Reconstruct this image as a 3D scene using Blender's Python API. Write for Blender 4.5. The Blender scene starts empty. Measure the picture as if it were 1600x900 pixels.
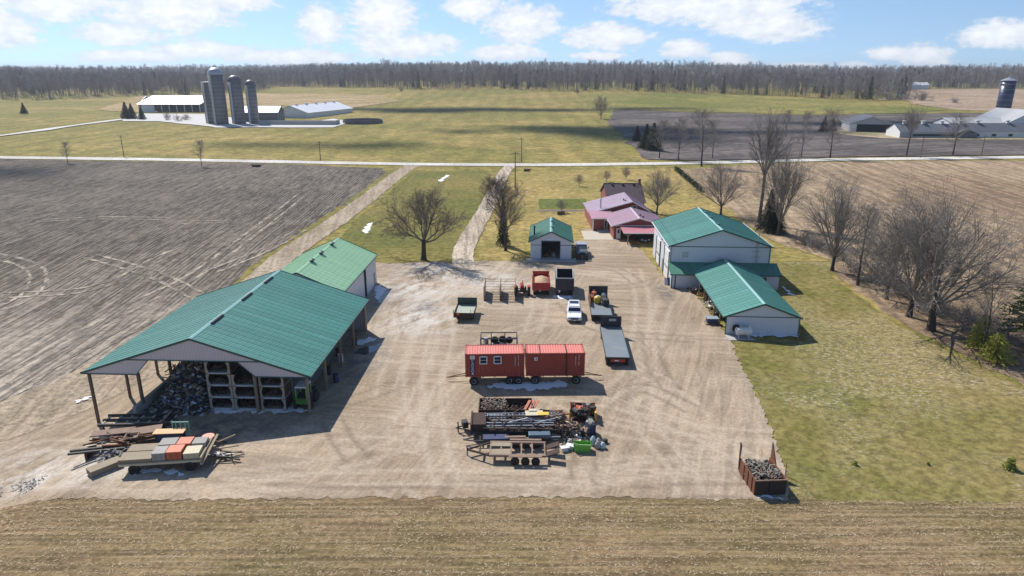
import bpy, bmesh, math, random
import numpy as np
from mathutils import Vector, Matrix, noise as mnoise
from mathutils.geometry import delaunay_2d_cdt
R = math.radians
scene = bpy.context.scene
COL = scene.collection
random.seed(7)

# ------------------------------------------------------------------ camera
CAM_H, PITCH = 31.0, R(17.7)
cd = bpy.data.cameras.new('camera'); cam = bpy.data.objects.new('camera', cd); COL.objects.link(cam)
cd.sensor_width = 36.0; cd.lens = 36.0*1067/1600; cd.clip_start = 1.0; cd.clip_end = 20000
cam.location = (0, 0, CAM_H); cam.rotation_euler = (math.pi/2-PITCH, 0, 0)
scene.camera = cam
cy = scene.cycles
cy.max_bounces = 5; cy.diffuse_bounces = 2; cy.glossy_bounces = 2; cy.transmission_bounces = 2; cy.volume_bounces = 0

# ------------------------------------------------------------------ world
SUN_EL = R(46); SUN_AZ = math.atan2(-0.60, 0.80)      # azimuth from +Y towards +X
world = bpy.data.worlds.new('World'); scene.world = world; world.use_nodes = True
def build_world():
    nt = world.node_tree; nt.nodes.clear()
    L = nt.links.new
    def nd(t, **k):
        n = nt.nodes.new(t)
        for a, b in k.items(): setattr(n, a, b)
        return n
    def M(op, a, b=None, c=None):
        n = nd('ShaderNodeMath', operation=op)
        for i, v in enumerate((a, b, c)):
            if v is None: continue
            if isinstance(v, (int, float)): n.inputs[i].default_value = v
            else: L(v, n.inputs[i])
        return n.outputs[0]
    def V(op, a, b):
        n = nd('ShaderNodeVectorMath', operation=op)
        for i, v in enumerate((a, b)):
            if isinstance(v, tuple): n.inputs[i].default_value = v
            else: L(v, n.inputs[i])
        return n.outputs[1] if op == 'LENGTH' else n.outputs[0]
    out = nd('ShaderNodeOutputWorld'); bg = nd('ShaderNodeBackground'); bg.inputs[1].default_value = 0.118
    sky = nd('ShaderNodeTexSky', sky_type='NISHITA'); sky.sun_disc = False
    sky.sun_elevation = SUN_EL; sky.sun_rotation = SUN_AZ
    sky.altitude = 300; sky.air_density = 1.0; sky.dust_density = 0.15; sky.ozone_density = 3.0
    tc = nd('ShaderNodeTexCoord')
    up = V('ADD', tc.outputs['Generated'], (0, 0, .11)); nn = nd('ShaderNodeVectorMath', operation='NORMALIZE'); L(up, nn.inputs[0]); L(nn.outputs[0], sky.inputs['Vector'])
    sp = nd('ShaderNodeSeparateXYZ'); L(tc.outputs['Generated'], sp.inputs[0])
    x, y, z = sp.outputs
    hyp = M('SQRT', M('ADD', M('MULTIPLY', x, x), M('MULTIPLY', y, y)))
    az = M('ARCTAN2', x, y)
    u = M('MULTIPLY', az, 1130.0)
    v = M('MULTIPLY', M('DIVIDE', z, M('MAXIMUM', hyp, 0.02)), 1130.0)
    cb = nd('ShaderNodeCombineXYZ'); L(u, cb.inputs[0]); L(v, cb.inputs[1]); uv = cb.outputs[0]
    # billow warp
    def noise(sc, det, vec, rough=.55):
        n = nd('ShaderNodeTexNoise'); n.inputs['Scale'].default_value = sc; n.inputs['Detail'].default_value = det
        n.inputs['Roughness'].default_value = rough; L(vec, n.inputs['Vector']); return n
    st = V('MULTIPLY', uv, (1.0, 1.7, 1.0))
    n1 = noise(.022, 6, st); n2 = noise(.09, 5, st)
    blobs = [(40,60,60,26),(140,30,60,20),(300,36,80,26),(395,14,58,20),(335,84,70,12),(470,92,85,11),(516,48,34,28),(604,36,52,36),(640,76,78,18),
             (740,22,44,18),(815,46,52,30),(792,84,56,12),(945,62,66,20),(930,90,40,7),(1062,80,34,13),(1085,22,130,24),(1175,48,80,22),(1132,96,30,13),
             (1352,88,26,9),(1412,94,30,15),(1535,8,75,15),(1508,68,46,16),(1585,82,36,9),(1310,104,20,6),(225,66,60,14),(240,92,70,9),(1235,104,40,5),(700,104,30,5)]
    cur = None
    for cx, cy, rx, ry in blobs:
        d = V('SUBTRACT', uv, ((cx-800)*1.02*(1 - .09*((cx-800)/800)**2), (109.5-cy)*1.05, 0))
        d = V('MULTIPLY', d, (.97/rx, .98/ry, 0)); d = V('LENGTH', d, (0, 0, 0))
        cur = d if cur is None else M('SMOOTH_MIN', cur, d, .25)
    inside = M('SUBTRACT', 1.0, cur)                       # >0 inside a cloud
    fld = M('ADD', inside, M('ADD', M('MULTIPLY', M('SUBTRACT', n1.outputs[0], .5), 1.5), M('MULTIPLY', M('SUBTRACT', n2.outputs[0], .5), .9)))
    ms = nd('ShaderNodeMapRange', interpolation_type='SMOOTHSTEP'); L(fld, ms.inputs[0]); ms.inputs[1].default_value = -.30; ms.inputs[2].default_value = .25
    # the same kind of cumulus over the rest of the sky
    g = V('DIVIDE', tc.outputs['Generated'], (1, 1, 1)); den = M('MAXIMUM', M('ADD', z, .08), .05)
    c2 = nd('ShaderNodeCombineXYZ'); L(M('DIVIDE', x, den), c2.inputs[0]); L(M('DIVIDE', y, den), c2.inputs[1])
    n3 = noise(1.1, 8, c2.outputs[0], .58)
    gs = nd('ShaderNodeMapRange', interpolation_type='SMOOTHSTEP'); L(n3.outputs[0], gs.inputs[0]); gs.inputs[1].default_value = .60; gs.inputs[2].default_value = .70
    outside = M('MAXIMUM', M('GREATER_THAN', v, 125.0), M('GREATER_THAN', M('ABSOLUTE', u), 800.0))
    mask = M('MAXIMUM', ms.outputs[0], M('MULTIPLY', gs.outputs[0], outside))
    mask = M('MULTIPLY', mask, M('GREATER_THAN', z, 0.0))
    # sunlit tops, greyer bellies
    n4 = noise(.045, 5, V('ADD', st, (300, 40, 0)))
    cr = nd('ShaderNodeValToRGB'); L(M('ADD', M('MULTIPLY', fld, .30), M('MULTIPLY', n4.outputs[0], .75)), cr.inputs[0])
    cr.color_ramp.elements[0].position = .25; cr.color_ramp.elements[0].color = (.66, .73, .83, 1)
    cr.color_ramp.elements[1].position = .68; cr.color_ramp.elements[1].color = (.97, .98, 1, 1)
    sc = nd('ShaderNodeVectorMath', operation='SCALE'); L(cr.outputs[0], sc.inputs[0]); sc.inputs['Scale'].default_value = CLOUD_V
    mx = nd('ShaderNodeMix', data_type='RGBA'); L(M('MULTIPLY', mask, .93), mx.inputs[0])
    tint = nd('ShaderNodeMix', data_type='RGBA', blend_type='MULTIPLY'); tint.inputs[0].default_value = 1
    L(sky.outputs[0], tint.inputs[6]); tint.inputs[7].default_value = SKY_TINT
    L(tint.outputs[2], mx.inputs[6]); L(sc.outputs[0], mx.inputs[7])
    L(mx.outputs[2], bg.inputs[0]); L(bg.outputs[0], out.inputs[0])
CLOUD_V = 7.9
SKY_TINT = (1, 1, 1, 1)
build_world()
world.cycles.sampling_method = 'MANUAL'; world.cycles.sample_map_resolution = 512

sl = bpy.data.lights.new('sun', 'SUN'); sl.energy = 5.0; sl.angle = R(.53); sl.color = (1, .955, .88)
so = bpy.data.objects.new('sun', sl); COL.objects.link(so)
sdir = Vector((math.sin(SUN_AZ)*math.cos(SUN_EL), math.cos(SUN_AZ)*math.cos(SUN_EL), math.sin(SUN_EL)))
so.rotation_euler = sdir.to_track_quat('Z', 'Y').to_euler(); so.location = sdir*400
scene.view_settings.view_transform = 'Standard'; scene.view_settings.look = 'None'
scene.view_settings.exposure = 0.24; scene.view_settings.gamma = 1.0; scene.view_settings.use_curve_mapping = False

# ------------------------------------------------------------------ terrain
def ss(a, b, t):
    t = np.clip((np.asarray(t, float)-a)/(b-a), 0, 1); return t*t*(3-2*t)
def T(x, y):
    x = np.asarray(x, float); y = np.asarray(y, float)
    dip = -1.5*ss(-33, -41, x)*ss(38, 48, y)*(1-ss(85, 135, y))*(1-ss(-90, -200, x))
    far = 9*ss(470, 950, y) + 3*ss(1100, 2200, y)
    und = ss(480, 800, y)*(2.2*np.sin(x/210+.6)+1.5*np.sin(x/95+y/330)) + ss(900, 1600, y)*(5*np.sin(x/520+1.1)+4*np.sin(x/260+y/700))
    ridge = ss(1500, 2600, y)*(7+5*np.sin(x/640+2.2)+3*np.sin(x/300))
    return dip+far+und+ridge
def P(px, py, z=None):
    """ground point (world x, y) under a picture row and column of the survey photo"""
    u = (px-800)/1067.0; w = (py-450)/1067.0
    d = (u, math.cos(PITCH)-w*math.sin(PITCH), -math.sin(PITCH)-w*math.cos(PITCH))
    if z is not None:
        t = (z-CAM_H)/d[2]; return (d[0]*t, d[1]*t)
    t = 20.0; step = 1.0
    while t < 9000:
        if CAM_H+d[2]*t <= T(d[0]*t, d[1]*t):
            lo, hi = t-step, t
            for _ in range(24):
                m = (lo+hi)/2
                if CAM_H+d[2]*m <= T(d[0]*m, d[1]*m): hi = m
                else: lo = m
            return (d[0]*hi, d[1]*hi)
        step = max(.5, t*.01); t += step
    return (d[0]*9000, d[1]*9000)

# ------------------------------------------------------------------ material helpers
class NT:
    def __init__(s, name):
        s.m = bpy.data.materials.new(name); s.m.use_nodes = True; s.t = s.m.node_tree
        s.b = s.t.nodes['Principled BSDF']; s.tc = s.t.nodes.new('ShaderNodeTexCoord'); s.co = s.tc.outputs['Object']
    def n(s, t, **k):
        o = s.t.nodes.new(t)
        for a, b in k.items(): setattr(o, a, b)
        return o
    def put(s, sock, v):
        if isinstance(v, bpy.types.NodeSocket): s.t.links.new(v, sock)
        elif isinstance(v, (tuple, list)) and sock.type == 'RGBA': sock.default_value = (*v[:3], 1)
        else: sock.default_value = v
    def noise(s, scale, detail=4, rough=.6, vec=None, dist=0, off=0):
        o = s.n('ShaderNodeTexNoise'); o.inputs['Scale'].default_value = scale; o.inputs['Detail'].default_value = detail
        o.inputs['Roughness'].default_value = rough; o.inputs['Distortion'].default_value = dist
        v = vec or s.co
        if off: v = s.vmath('ADD', v, (off, off*.7, off*.3))
        s.put(o.inputs['Vector'], v); return o.outputs[0]
    def voro(s, scale, vec=None, feature='F1'):
        o = s.n('ShaderNodeTexVoronoi', feature=feature); o.inputs['Scale'].default_value = scale
        s.put(o.inputs['Vector'], vec or s.co); return o
    def vmath(s, op, a, b):
        o = s.n('ShaderNodeVectorMath', operation=op); s.put(o.inputs[0], a); s.put(o.inputs[1], b); return o.outputs[0]
    def map(s, scale=(1, 1, 1), rot=0, vec=None):
        o = s.n('ShaderNodeMapping'); o.inputs['Rotation'].default_value = (0, 0, rot); s.put(o.inputs['Vector'], vec or s.co)
        return s.vmath('MULTIPLY', o.outputs[0], scale)
    def math(s, op, a, b=0.0, clamp=False):
        o = s.n('ShaderNodeMath', operation=op, use_clamp=clamp); s.put(o.inputs[0], a); s.put(o.inputs[1], b); return o.outputs[0]
    def rng(s, v, a, b, c=0.0, d=1.0):
        o = s.n('ShaderNodeMapRange', interpolation_type='SMOOTHSTEP'); s.put(o.inputs[0], v)
        for i, q in enumerate((a, b, c, d)): o.inputs[i+1].default_value = q
        return o.outputs[0]
    def mix(s, f, a, b, mode='MIX'):
        o = s.n('ShaderNodeMix', data_type='RGBA', blend_type=mode); s.put(o.inputs[0], f); s.put(o.inputs[6], a); s.put(o.inputs[7], b); return o.outputs[2]
    def attr(s, name):
        o = s.n('ShaderNodeAttribute', attribute_name=name); return o.outputs['Fac']
    def axis(s, i, vec=None):
        o = s.n('ShaderNodeSeparateXYZ'); s.put(o.inputs[0], vec or s.co); return o.outputs[i]
    def bump(s, h, strength=.3, dist=.05):
        o = s.n('ShaderNodeBump'); o.inputs['Strength'].default_value = strength; o.inputs['Distance'].default_value = dist
        s.put(o.inputs['Height'], h); s.t.links.new(o.outputs[0], s.b.inputs['Normal'])
    def done(s, col, rough=.8, metal=0.0, spec=None):
        s.put(s.b.inputs['Base Color'], col); s.put(s.b.inputs['Roughness'], rough); s.b.inputs['Metallic'].default_value = metal
        if spec is not None: s.b.inputs['Specular IOR Level'].default_value = spec
        return s.m
MATS = {}
def mat(name, col, rough=.6, metal=0.0, var=.18, scale=3.0, dirt=None, dirt_amt=.35, bump=0.0, rnd=0.0, spec=None, screws=0):
    """painted / raw surface with uneven tone, optional dirt colour and per-piece tone"""
    if name in MATS: return MATS[name]
    t = NT(name)
    if rnd:
        oi = t.n('ShaderNodeObjectInfo'); cr_ = t.n('ShaderNodeCombineXYZ'); r50 = t.math('MULTIPLY', oi.outputs['Random'], 61.0); t.put(cr_.inputs[0], r50); t.put(cr_.inputs[1], r50); t.co = t.vmath('ADD', t.co, cr_.outputs[0])
    c = t.mix(t.noise(scale, 5, .65), tuple(v*(1-var) for v in col), tuple(min(1, v*(1+var)) for v in col))
    if dirt:
        f = t.rng(t.noise(scale*.6, 6, .7, off=11), .5, .72)
        c = t.mix(t.math('MULTIPLY', f, dirt_amt), c, dirt)
    if rnd:
        k = t.math('ADD', t.math('MULTIPLY', oi.outputs['Random'], rnd), 1-rnd/2)
        cc = t.n('ShaderNodeCombineColor'); [t.put(cc.inputs[i], k) for i in range(3)]
        c = t.mix(1.0, c, cc.outputs[0], 'MULTIPLY')
    if screws:                     # fastener rows and run-off streaks on sheet metal
        z = t.axis(2, t.tc.outputs['Object']); w_ = t.math('SINE', t.math('MULTIPLY', z, 6.283/screws))
        c = t.mix(t.rng(w_, .80, 1.0, 0, .34), c, tuple(v*.55 for v in col))
        stq = t.noise(1.0, 4, .7, vec=t.vmath('MULTIPLY', t.co, (.9, 5.0, .35)))
        c = t.mix(t.rng(stq, .52, .8, 0, .22), c, tuple(min(1, v*1.25+.07) for v in col)); c = t.mix(t.rng(stq, .48, .22, 0, .22), c, tuple(v*.6 for v in col))
    if bump: t.bump(t.noise(scale*6, 3), bump, .03)
    MATS[name] = t.done(c, rough, metal, spec); return MATS[name]

# ------------------------------------------------------------------ mesh helpers
class MB:
    def __init__(s): s.v = []; s.f = []
    def add(s, vs, fs):
        o = len(s.v); s.v += [tuple(p) for p in vs]; s.f += [tuple(i+o for i in f) for f in fs]; return s
    def box(s, c, d, rz=0, rx=0, ry=0):
        m = Matrix.Rotation(rz, 3, 'Z') @ Matrix.Rotation(ry, 3, 'Y') @ Matrix.Rotation(rx, 3, 'X'); c = Vector(c)
        vs = [c + m @ Vector((sx*d[0]/2, sy*d[1]/2, sz*d[2]/2)) for sx in (-1, 1) for sy in (-1, 1) for sz in (-1, 1)]
        return s.add(vs, [(0,1,3,2),(4,6,7,5),(0,4,5,1),(2,3,7,6),(0,2,6,4),(1,5,7,3)])
    def span(s, x0, x1, y0, y1, z0, z1): return s.box(((x0+x1)/2, (y0+y1)/2, (z0+z1)/2), (x1-x0, y1-y0, z1-z0))
    def bar(s, p, q, w, h=None):
        p = Vector(p); q = Vector(q); d = (q-p); h = h or w
        if d.length < 1e-6: return s
        z = d.normalized(); a = Vector((0, 0, 1)) if abs(z.z) < .95 else Vector((1, 0, 0))
        x = z.cross(a).normalized(); y = x.cross(z)
        r = [(-w/2, -h/2), (w/2, -h/2), (w/2, h/2), (-w/2, h/2)]
        vs = [p+x*a_+y*b_ for a_, b_ in r]+[q+x*a_+y*b_ for a_, b_ in r]
        return s.add(vs, [(3,2,1,0),(4,5,6,7),(0,1,5,4),(1,2,6,5),(2,3,7,6),(3,0,4,7)])
    def tube(s, p, q, r0, r1=None, n=8, caps=True):
        p = Vector(p); q = Vector(q); r1 = r0 if r1 is None else r1; d = q-p
        if d.length < 1e-6: return s
        z = d.normalized(); a = Vector((0, 0, 1)) if abs(z.z) < .95 else Vector((1, 0, 0)); x = z.cross(a).normalized(); y = z.cross(x)
        vs = []
        for c, r in ((p, r0), (q, r1)):
            vs += [c+x*(r*math.cos(2*math.pi*i/n))+y*(r*math.sin(2*math.pi*i/n)) for i in range(n)]
        fs = [(i, (i+1) % n, n+(i+1) % n, n+i) for i in range(n)]
        if caps: fs += [tuple(range(n))[::-1], tuple(range(n, 2*n))]
        return s.add(vs, fs)
    def path(s, pts, r, n=6):
        for a, b in zip(pts[:-1], pts[1:]): s.tube(a, b, r, r, n)
        return s
    def extrude(s, pts, vec):
        n = len(pts); vec = Vector(vec); a = [Vector(p) for p in pts]; b = [p+vec for p in a]
        return s.add(a+b, [tuple(range(n))[::-1], tuple(range(n, 2*n))]+[(i, (i+1) % n, n+(i+1) % n, n+i) for i in range(n)])
    def quad(s, *p): return s.add(p, [tuple(range(len(p)))])
    def lathe(s, prof, n=16, c=(0, 0, 0), axis='z'):
        vs = []; c = Vector(c)
        for r, h in prof:
            for i in range(n):
                a = 2*math.pi*i/n; u, w = r*math.cos(a), r*math.sin(a)
                vs.append(c+Vector({'z': (u, w, h), 'x': (h, u, w), 'y': (u, h, w)}[axis]))
        k = len(prof)
        fs = [(j*n+i, j*n+(i+1) % n, (j+1)*n+(i+1) % n, (j+1)*n+i) for j in range(k-1) for i in range(n)]
        if prof[0][0] > 1e-4: fs.append(tuple(range(n))[::-1])
        if prof[-1][0] > 1e-4: fs.append(tuple(range((k-1)*n, k*n)))
        return s.add(vs, fs)
    def mesh(s, name):
        me = bpy.data.meshes.new(name); me.from_pydata(s.v, [], s.f)
        bm = bmesh.new(); bm.from_mesh(me); bmesh.ops.recalc_face_normals(bm, faces=bm.faces); bm.to_mesh(me); bm.free()
        return me
    def build(s, name, m, parent=None, loc=(0, 0, 0), rz=0, smooth=False, bevel=0, **props):
        me = s.mesh(name); me.materials.append(m)
        if smooth: me.shade_smooth()
        o = bpy.data.objects.new(name, me); COL.objects.link(o); o.location = loc; o.rotation_euler = (0, 0, rz)
        if parent: o.parent = parent
        if bevel:
            b = o.modifiers.new('bevel', 'BEVEL'); b.width = bevel; b.segments = 2; b.limit_method = 'ANGLE'
        for k, v in props.items(): o[k] = v
        return o
def thing(name, label, cat, loc=(0, 0, 0), rz=0, group=None):
    o = bpy.data.objects.new(name, None); COL.objects.link(o); o.location = loc; o.rotation_euler = (0, 0, rz); o.empty_display_size = .5
    o['label'] = label; o['category'] = cat
    if group: o['group'] = group
    return o
def tag(o, label, cat, group=None):
    o['label'] = label; o['category'] = cat
    if group: o['group'] = group
    return o
def copy_tree(o, parent=None):
    c = o.copy(); COL.objects.link(c); c.parent = parent
    for ch in list(o.children): copy_tree(ch, c)
    return c
def gz(x, y): return float(T(x, y))
# ------------------------------------------------------------------ ground materials
def grass_mat(name, a, b, c, sc=.05, fine=1.2, speck=None, stripes=0):
    t = NT(name)
    big = t.rng(t.noise(sc, 3, .6), .36, .66); mid = t.rng(t.noise(sc*5, 4, .7, off=9), .35, .68)
    col = t.mix(big, a, b); col = t.mix(t.math('MULTIPLY', mid, .6), col, c)
    f = t.noise(fine, 4, .75, off=3)
    col = t.mix(.75, col, t.mix(t.rng(f, .3, .7), (.45, .45, .45), (1.5, 1.5, 1.5)), 'MULTIPLY')
    if stripes:                                # mower / seeder passes
        w_ = t.math('SINE', t.math('ADD', t.math('MULTIPLY', t.axis(0), 6.283/stripes), t.math('MULTIPLY', t.noise(.02, 2, .5, off=4), 9.0))); col = t.mix(.3, col, t.mix(t.rng(w_, -.6, .6), (.7, .75, .7), (1.25, 1.22, 1.2)), 'MULTIPLY')
    if speck:
        k = t.math('MULTIPLY', t.rng(t.noise(1.9, 6, .8, vec=t.map((1, 1.6, 1))), .50, .62), t.rng(t.noise(.055, 3, .6, off=31), .45, .58))
        col = t.mix(t.math('MULTIPLY', k, .55), col, speck)
    t.bump(f, .6, .12); return t.done(col, .95, spec=.1)
def field_mat(name, a, b, rows=1.5, rot=0.0, row_amt=.5, near=None, tracks=None, sc=.03, ramp=None, fine=1.0, sine=0):
    """worked soil: drill rows, residue, patches"""
    t = NT(name)
    col = t.mix(t.rng(t.noise(sc, 3, .6), .35, .65), a, b)
    if ramp:                                   # residue cover grows towards one end of the field
        y0, y1, cc = ramp
        k = t.rng(t.math('ADD', t.axis(1), t.math('MULTIPLY', t.noise(.035, 5, .6, off=5), 50)), y0+25, y1+25)
        col = t.mix(k, col, cc)
    st = t.noise(1.0, 3, .7, vec=t.map((rows, rows*.05, 1), rot))
    col = t.mix(row_amt, col, t.mix(t.rng(st, .40, .60), (.55, .55, .55), (1.5, 1.47, 1.43)), 'MULTIPLY')
    f = t.noise(fine, 4, .78, off=2)
    col = t.mix(.7, col, t.mix(t.rng(f, .32, .68), (.5, .5, .5), (1.5, 1.5, 1.5)), 'MULTIPLY')
    if sine:                                   # planted rows with broken residue
        ax = t.axis(0, t.map((1, 1, 1), rot)); w_ = t.math('SINE', t.math('ADD', t.math('MULTIPLY', ax, 6.283/sine), t.math('MULTIPLY', t.noise(.25, 3, .6, off=8), 3.0)))
        k_ = t.math('MULTIPLY', t.rng(w_, -.1, .9), t.rng(t.noise(.8, 4, .75, vec=t.map((1, .25, 1), rot), off=17), .42, .60))
        col = t.mix(t.math('MULTIPLY', k_, row_amt*.58), col, tracks)
    t.bump(f, .7, .15); return t.done(col, .95, spec=.1)

def yard_mat():
    t = NT('yard_gravel')
    col = t.mix(t.rng(t.noise(.07, 5, .6), .35, .65), (.30, .230, .160), (.385, .303, .220))
    col = t.mix(t.math('MULTIPLY', t.rng(t.noise(.16, 5, .65, off=20), .52, .72), .5), col, (.24, .172, .115))
    # churned streaks in two travel directions
    s1 = t.noise(1.2, 4, .66, vec=t.map((1.0, .09, 1), .35), dist=.7); s2 = t.noise(1.0, 4, .66, vec=t.map((.09, 1.0, 1), .15), dist=.7, off=7)
    k = t.rng(t.noise(.05, 3, .5, off=14), .42, .58)
    st = t.math('ADD', t.math('MULTIPLY', s1, k), t.math('MULTIPLY', s2, t.math('SUBTRACT', 1.0, k)))
    col = t.mix(.40, col, t.mix(t.rng(st, .36, .64), (.52, .53, .52), (1.42, 1.42, 1.43)), 'MULTIPLY')
    col = t.mix(t.math('MULTIPLY', t.attr('track'), .55), col, (.48, .40, .31))
    col = t.mix(t.math('MULTIPLY', t.attr('rut'), .7), col, (.19, .145, .105))
    # damp, snow-melt ground
    col = t.mix(t.math('MULTIPLY', t.attr('wet'), t.rng(t.noise(.6, 5, .7, off=40), .40, .60)), col, (.15, .13, .115))
    col = t.mix(t.math('MULTIPLY', t.attr('pale'), t.rng(t.noise(.5, 6, .75, vec=t.map((1, .35, 1), .5), off=50), .40, .62)), col, (.54, .495, .44))
    f = t.noise(3.2, 4, .8, off=2)
    col = t.mix(.5, col, t.mix(t.rng(f, .3, .7), (.6, .6, .6), (1.4, 1.4, 1.4)), 'MULTIPLY')
    t.bump(f, .5, .08)
    rough = t.rng(t.attr('wet'), 0, 1, .95, .45)
    return t.done(col, rough, spec=.2)

# ------------------------------------------------------------------ ground sheets
def jag(poly, step, amp, seed=0, freq=.35):
    out = []
    n = len(poly)
    for i in range(n):
        a = np.array(poly[i]); b = np.array(poly[(i+1) % n]); d = np.linalg.norm(b-a)
        k = max(1, int(d/step)); nrm = np.array([-(b-a)[1], (b-a)[0]])/max(d, 1e-6)
        for j in range(k):
            p = a+(b-a)*j/k
            o = mnoise.fractal(Vector((p[0]*freq, p[1]*freq, seed*3.7)), 1.0, 2.0, 4)*amp*1.6
            out.append(tuple(p+nrm*o))
    return out
def inside(poly, X, Y):
    c = np.zeros(X.shape, bool); n = len(poly)
    for i in range(n):
        x1, y1 = poly[i]; x2, y2 = poly[(i+1) % n]
        if y1 == y2: continue
        m = ((y1 > Y) != (y2 > Y)) & (X < (x2-x1)*(Y-y1)/(y2-y1)+x1); c ^= m
    return c
def sheet(name, poly, m, zoff, step=1.0, amp=.25, grid=4.0, seed=0, attrs=None, label=None, freq=.35, kind='structure'):
    pl = jag(poly, step, amp, seed, freq) if amp else [tuple(p) for p in poly]
    xs = [p[0] for p in pl]; ys = [p[1] for p in pl]
    gx, gy = np.meshgrid(np.arange(min(xs)+grid*.5, max(xs), grid), np.arange(min(ys)+grid*.5, max(ys), grid))
    gx = gx.ravel(); gy = gy.ravel(); k = inside(pl, gx, gy); gx = gx[k]; gy = gy[k]
    vs = [Vector(p) for p in pl]+[Vector((a, b)) for a, b in zip(gx, gy)]
    n = len(pl)
    r = delaunay_2d_cdt(vs, [], [list(range(n))], 1, 1e-4)
    V2 = np.array([(v.x, v.y) for v in r[0]]); z = T(V2[:, 0], V2[:, 1])+zoff
    me = bpy.data.meshes.new(name); me.from_pydata(np.column_stack([V2, z]).tolist(), [], r[2])
    if attrs:
        for an, fn in attrs.items():
            a = me.attributes.new(an, 'FLOAT', 'POINT'); a.data.foreach_set('value', np.clip(fn(V2[:, 0], V2[:, 1]), 0, 1).astype(np.float32))
    me.materials.append(m); me.shade_smooth()
    o = bpy.data.objects.new(name, me); COL.objects.link(o)
    if me.polygons[0].normal.z < 0: me.flip_normals()
    if kind: o['kind'] = kind
    return o
def lines_attr(paths, w=.28, gap=1.9, soft=1.6):
    """wheel tracks: each path is a polyline; two wheel lines a gap apart"""
    segs = []
    for pts in paths:
        p = np.array(pts, float)
        if len(p) > 2:                                      # smooth
            for _ in range(3):
                q = [p[0]]
                for a, b in zip(p[:-1], p[1:]): q += [a*.75+b*.25, a*.25+b*.75]
                q.append(p[-1]); p = np.array(q)
        for off in (-gap/2, gap/2):
            d = np.gradient(p, axis=0); d /= np.linalg.norm(d, axis=1)[:, None]+1e-9
            c = p+np.column_stack([-d[:, 1], d[:, 0]])*off
            segs += list(zip(c[:-1], c[1:]))
    def fn(X, Y):
        best = np.full(X.shape, 9e9)
        for a, b in segs:
            bb = (X > min(a[0], b[0])-2) & (X < max(a[0], b[0])+2) & (Y > min(a[1], b[1])-2) & (Y < max(a[1], b[1])+2)
            if not bb.any(): continue
            x = X[bb]-a[0]; y = Y[bb]-a[1]; d = b-a; t = np.clip((x*d[0]+y*d[1])/max(d@d, 1e-9), 0, 1)
            best[bb] = np.minimum(best[bb], np.hypot(x-d[0]*t, y-d[1]*t))
        return np.exp(-(best/w)**2)
    return fn
def blobs_attr(bl):
    def fn(X, Y):
        r = np.zeros(X.shape)
        for x, y, rx, ry in bl: r = np.maximum(r, 1.25-np.hypot((X-x)/rx, (Y-y)/ry))
        return np.clip(r, 0, 1)
    return fn
def path_poly(pts, w):
    p = np.array(pts, float); d = np.gradient(p, axis=0); d /= np.linalg.norm(d, axis=1)[:, None]
    w = np.array(w if isinstance(w, (list, tuple)) else [w]*len(p))[:, None]/2; nn = np.column_stack([-d[:, 1], d[:, 0]])
    return [tuple(q) for q in p+nn*w]+[tuple(q) for q in (p-nn*w)[::-1]]
def smooth(pts, k=2):
    p = np.array(pts, float)
    for _ in range(k):
        q = [p[0]]
        for a, b in zip(p[:-1], p[1:]): q += [a*.75+b*.25, a*.25+b*.75]
        q.append(p[-1]); p = np.array(q)
    return [tuple(a) for a in p]

def axis_pts(lo, hi, c0, c1, fine, grow=1.18):
    out = list(np.arange(c0, c1+.01, fine)); s = fine; x = c1
    while x < hi: s *= grow; x += s; out.append(x)
    s = fine; x = c0
    while x > lo: s *= grow; x -= s; out.insert(0, x)
    return np.array(out)
def build_ground():
    X = axis_pts(-7000, 7000, -62, 62, 1.5, 1.12); Y = axis_pts(-600, 9000, 34, 136, 1.5, 1.05)
    gx, gy = np.meshgrid(X, Y); z = T(gx, gy); nx, ny = len(X), len(Y)
    v = np.column_stack([gx.ravel(), gy.ravel(), z.ravel()]).tolist()
    f = [(j*nx+i, j*nx+i+1, (j+1)*nx+i+1, (j+1)*nx+i) for j in range(ny-1) for i in range(nx-1)]
    me = bpy.data.meshes.new('ground'); me.from_pydata(v, [], f); me.shade_smooth()
    me.materials.append(grass_mat('meadow', (.205, .178, .048), (.325, .24, .084), (.14, .140, .036), sc=.011, fine=.45, stripes=14))
    o = bpy.data.objects.new('ground', me); COL.objects.link(o); o['kind'] = 'structure'
build_ground()

# --- near fields and lawns
LANE = smooth([P(648,257), P(622,272), P(588,300), P(548,330), P(500,364), P(436,408), (-40.3,92), (-43.4,76), (-46,64), (-53,54.5), (-66,50), (-100,46)])
DRIVE = smooth([P(800,258), P(788,268), P(774,298), P(757,332), P(736,366), P(722,395), P(724,412), (-8.0,106)])
lane_l = [(x-3.6, y) for x, y in LANE]
sheet('ploughed_field', [P(-900,247), P(0,249), P(400,255), P(596,263)]+[(x-(4.2 if y > 100 else 5.0), y-.5) for x, y in LANE[5:]]+[(-110,44), (-420,44)],
      field_mat('ploughed_soil', (.076,.064,.053), (.122,.103,.085), rows=1.3, rot=-.03, row_amt=.8, ramp=(125,52,(.30,.255,.21)), tracks=(.40,.35,.285), fine=.9, sine=.76), .03, 2.0, .9, 3.0, 1)
residue_m = field_mat('track_residue', (.31,.27,.22), (.20,.175,.145), rows=.6, rot=.4, row_amt=.8, sc=.25, fine=1.2)
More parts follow.
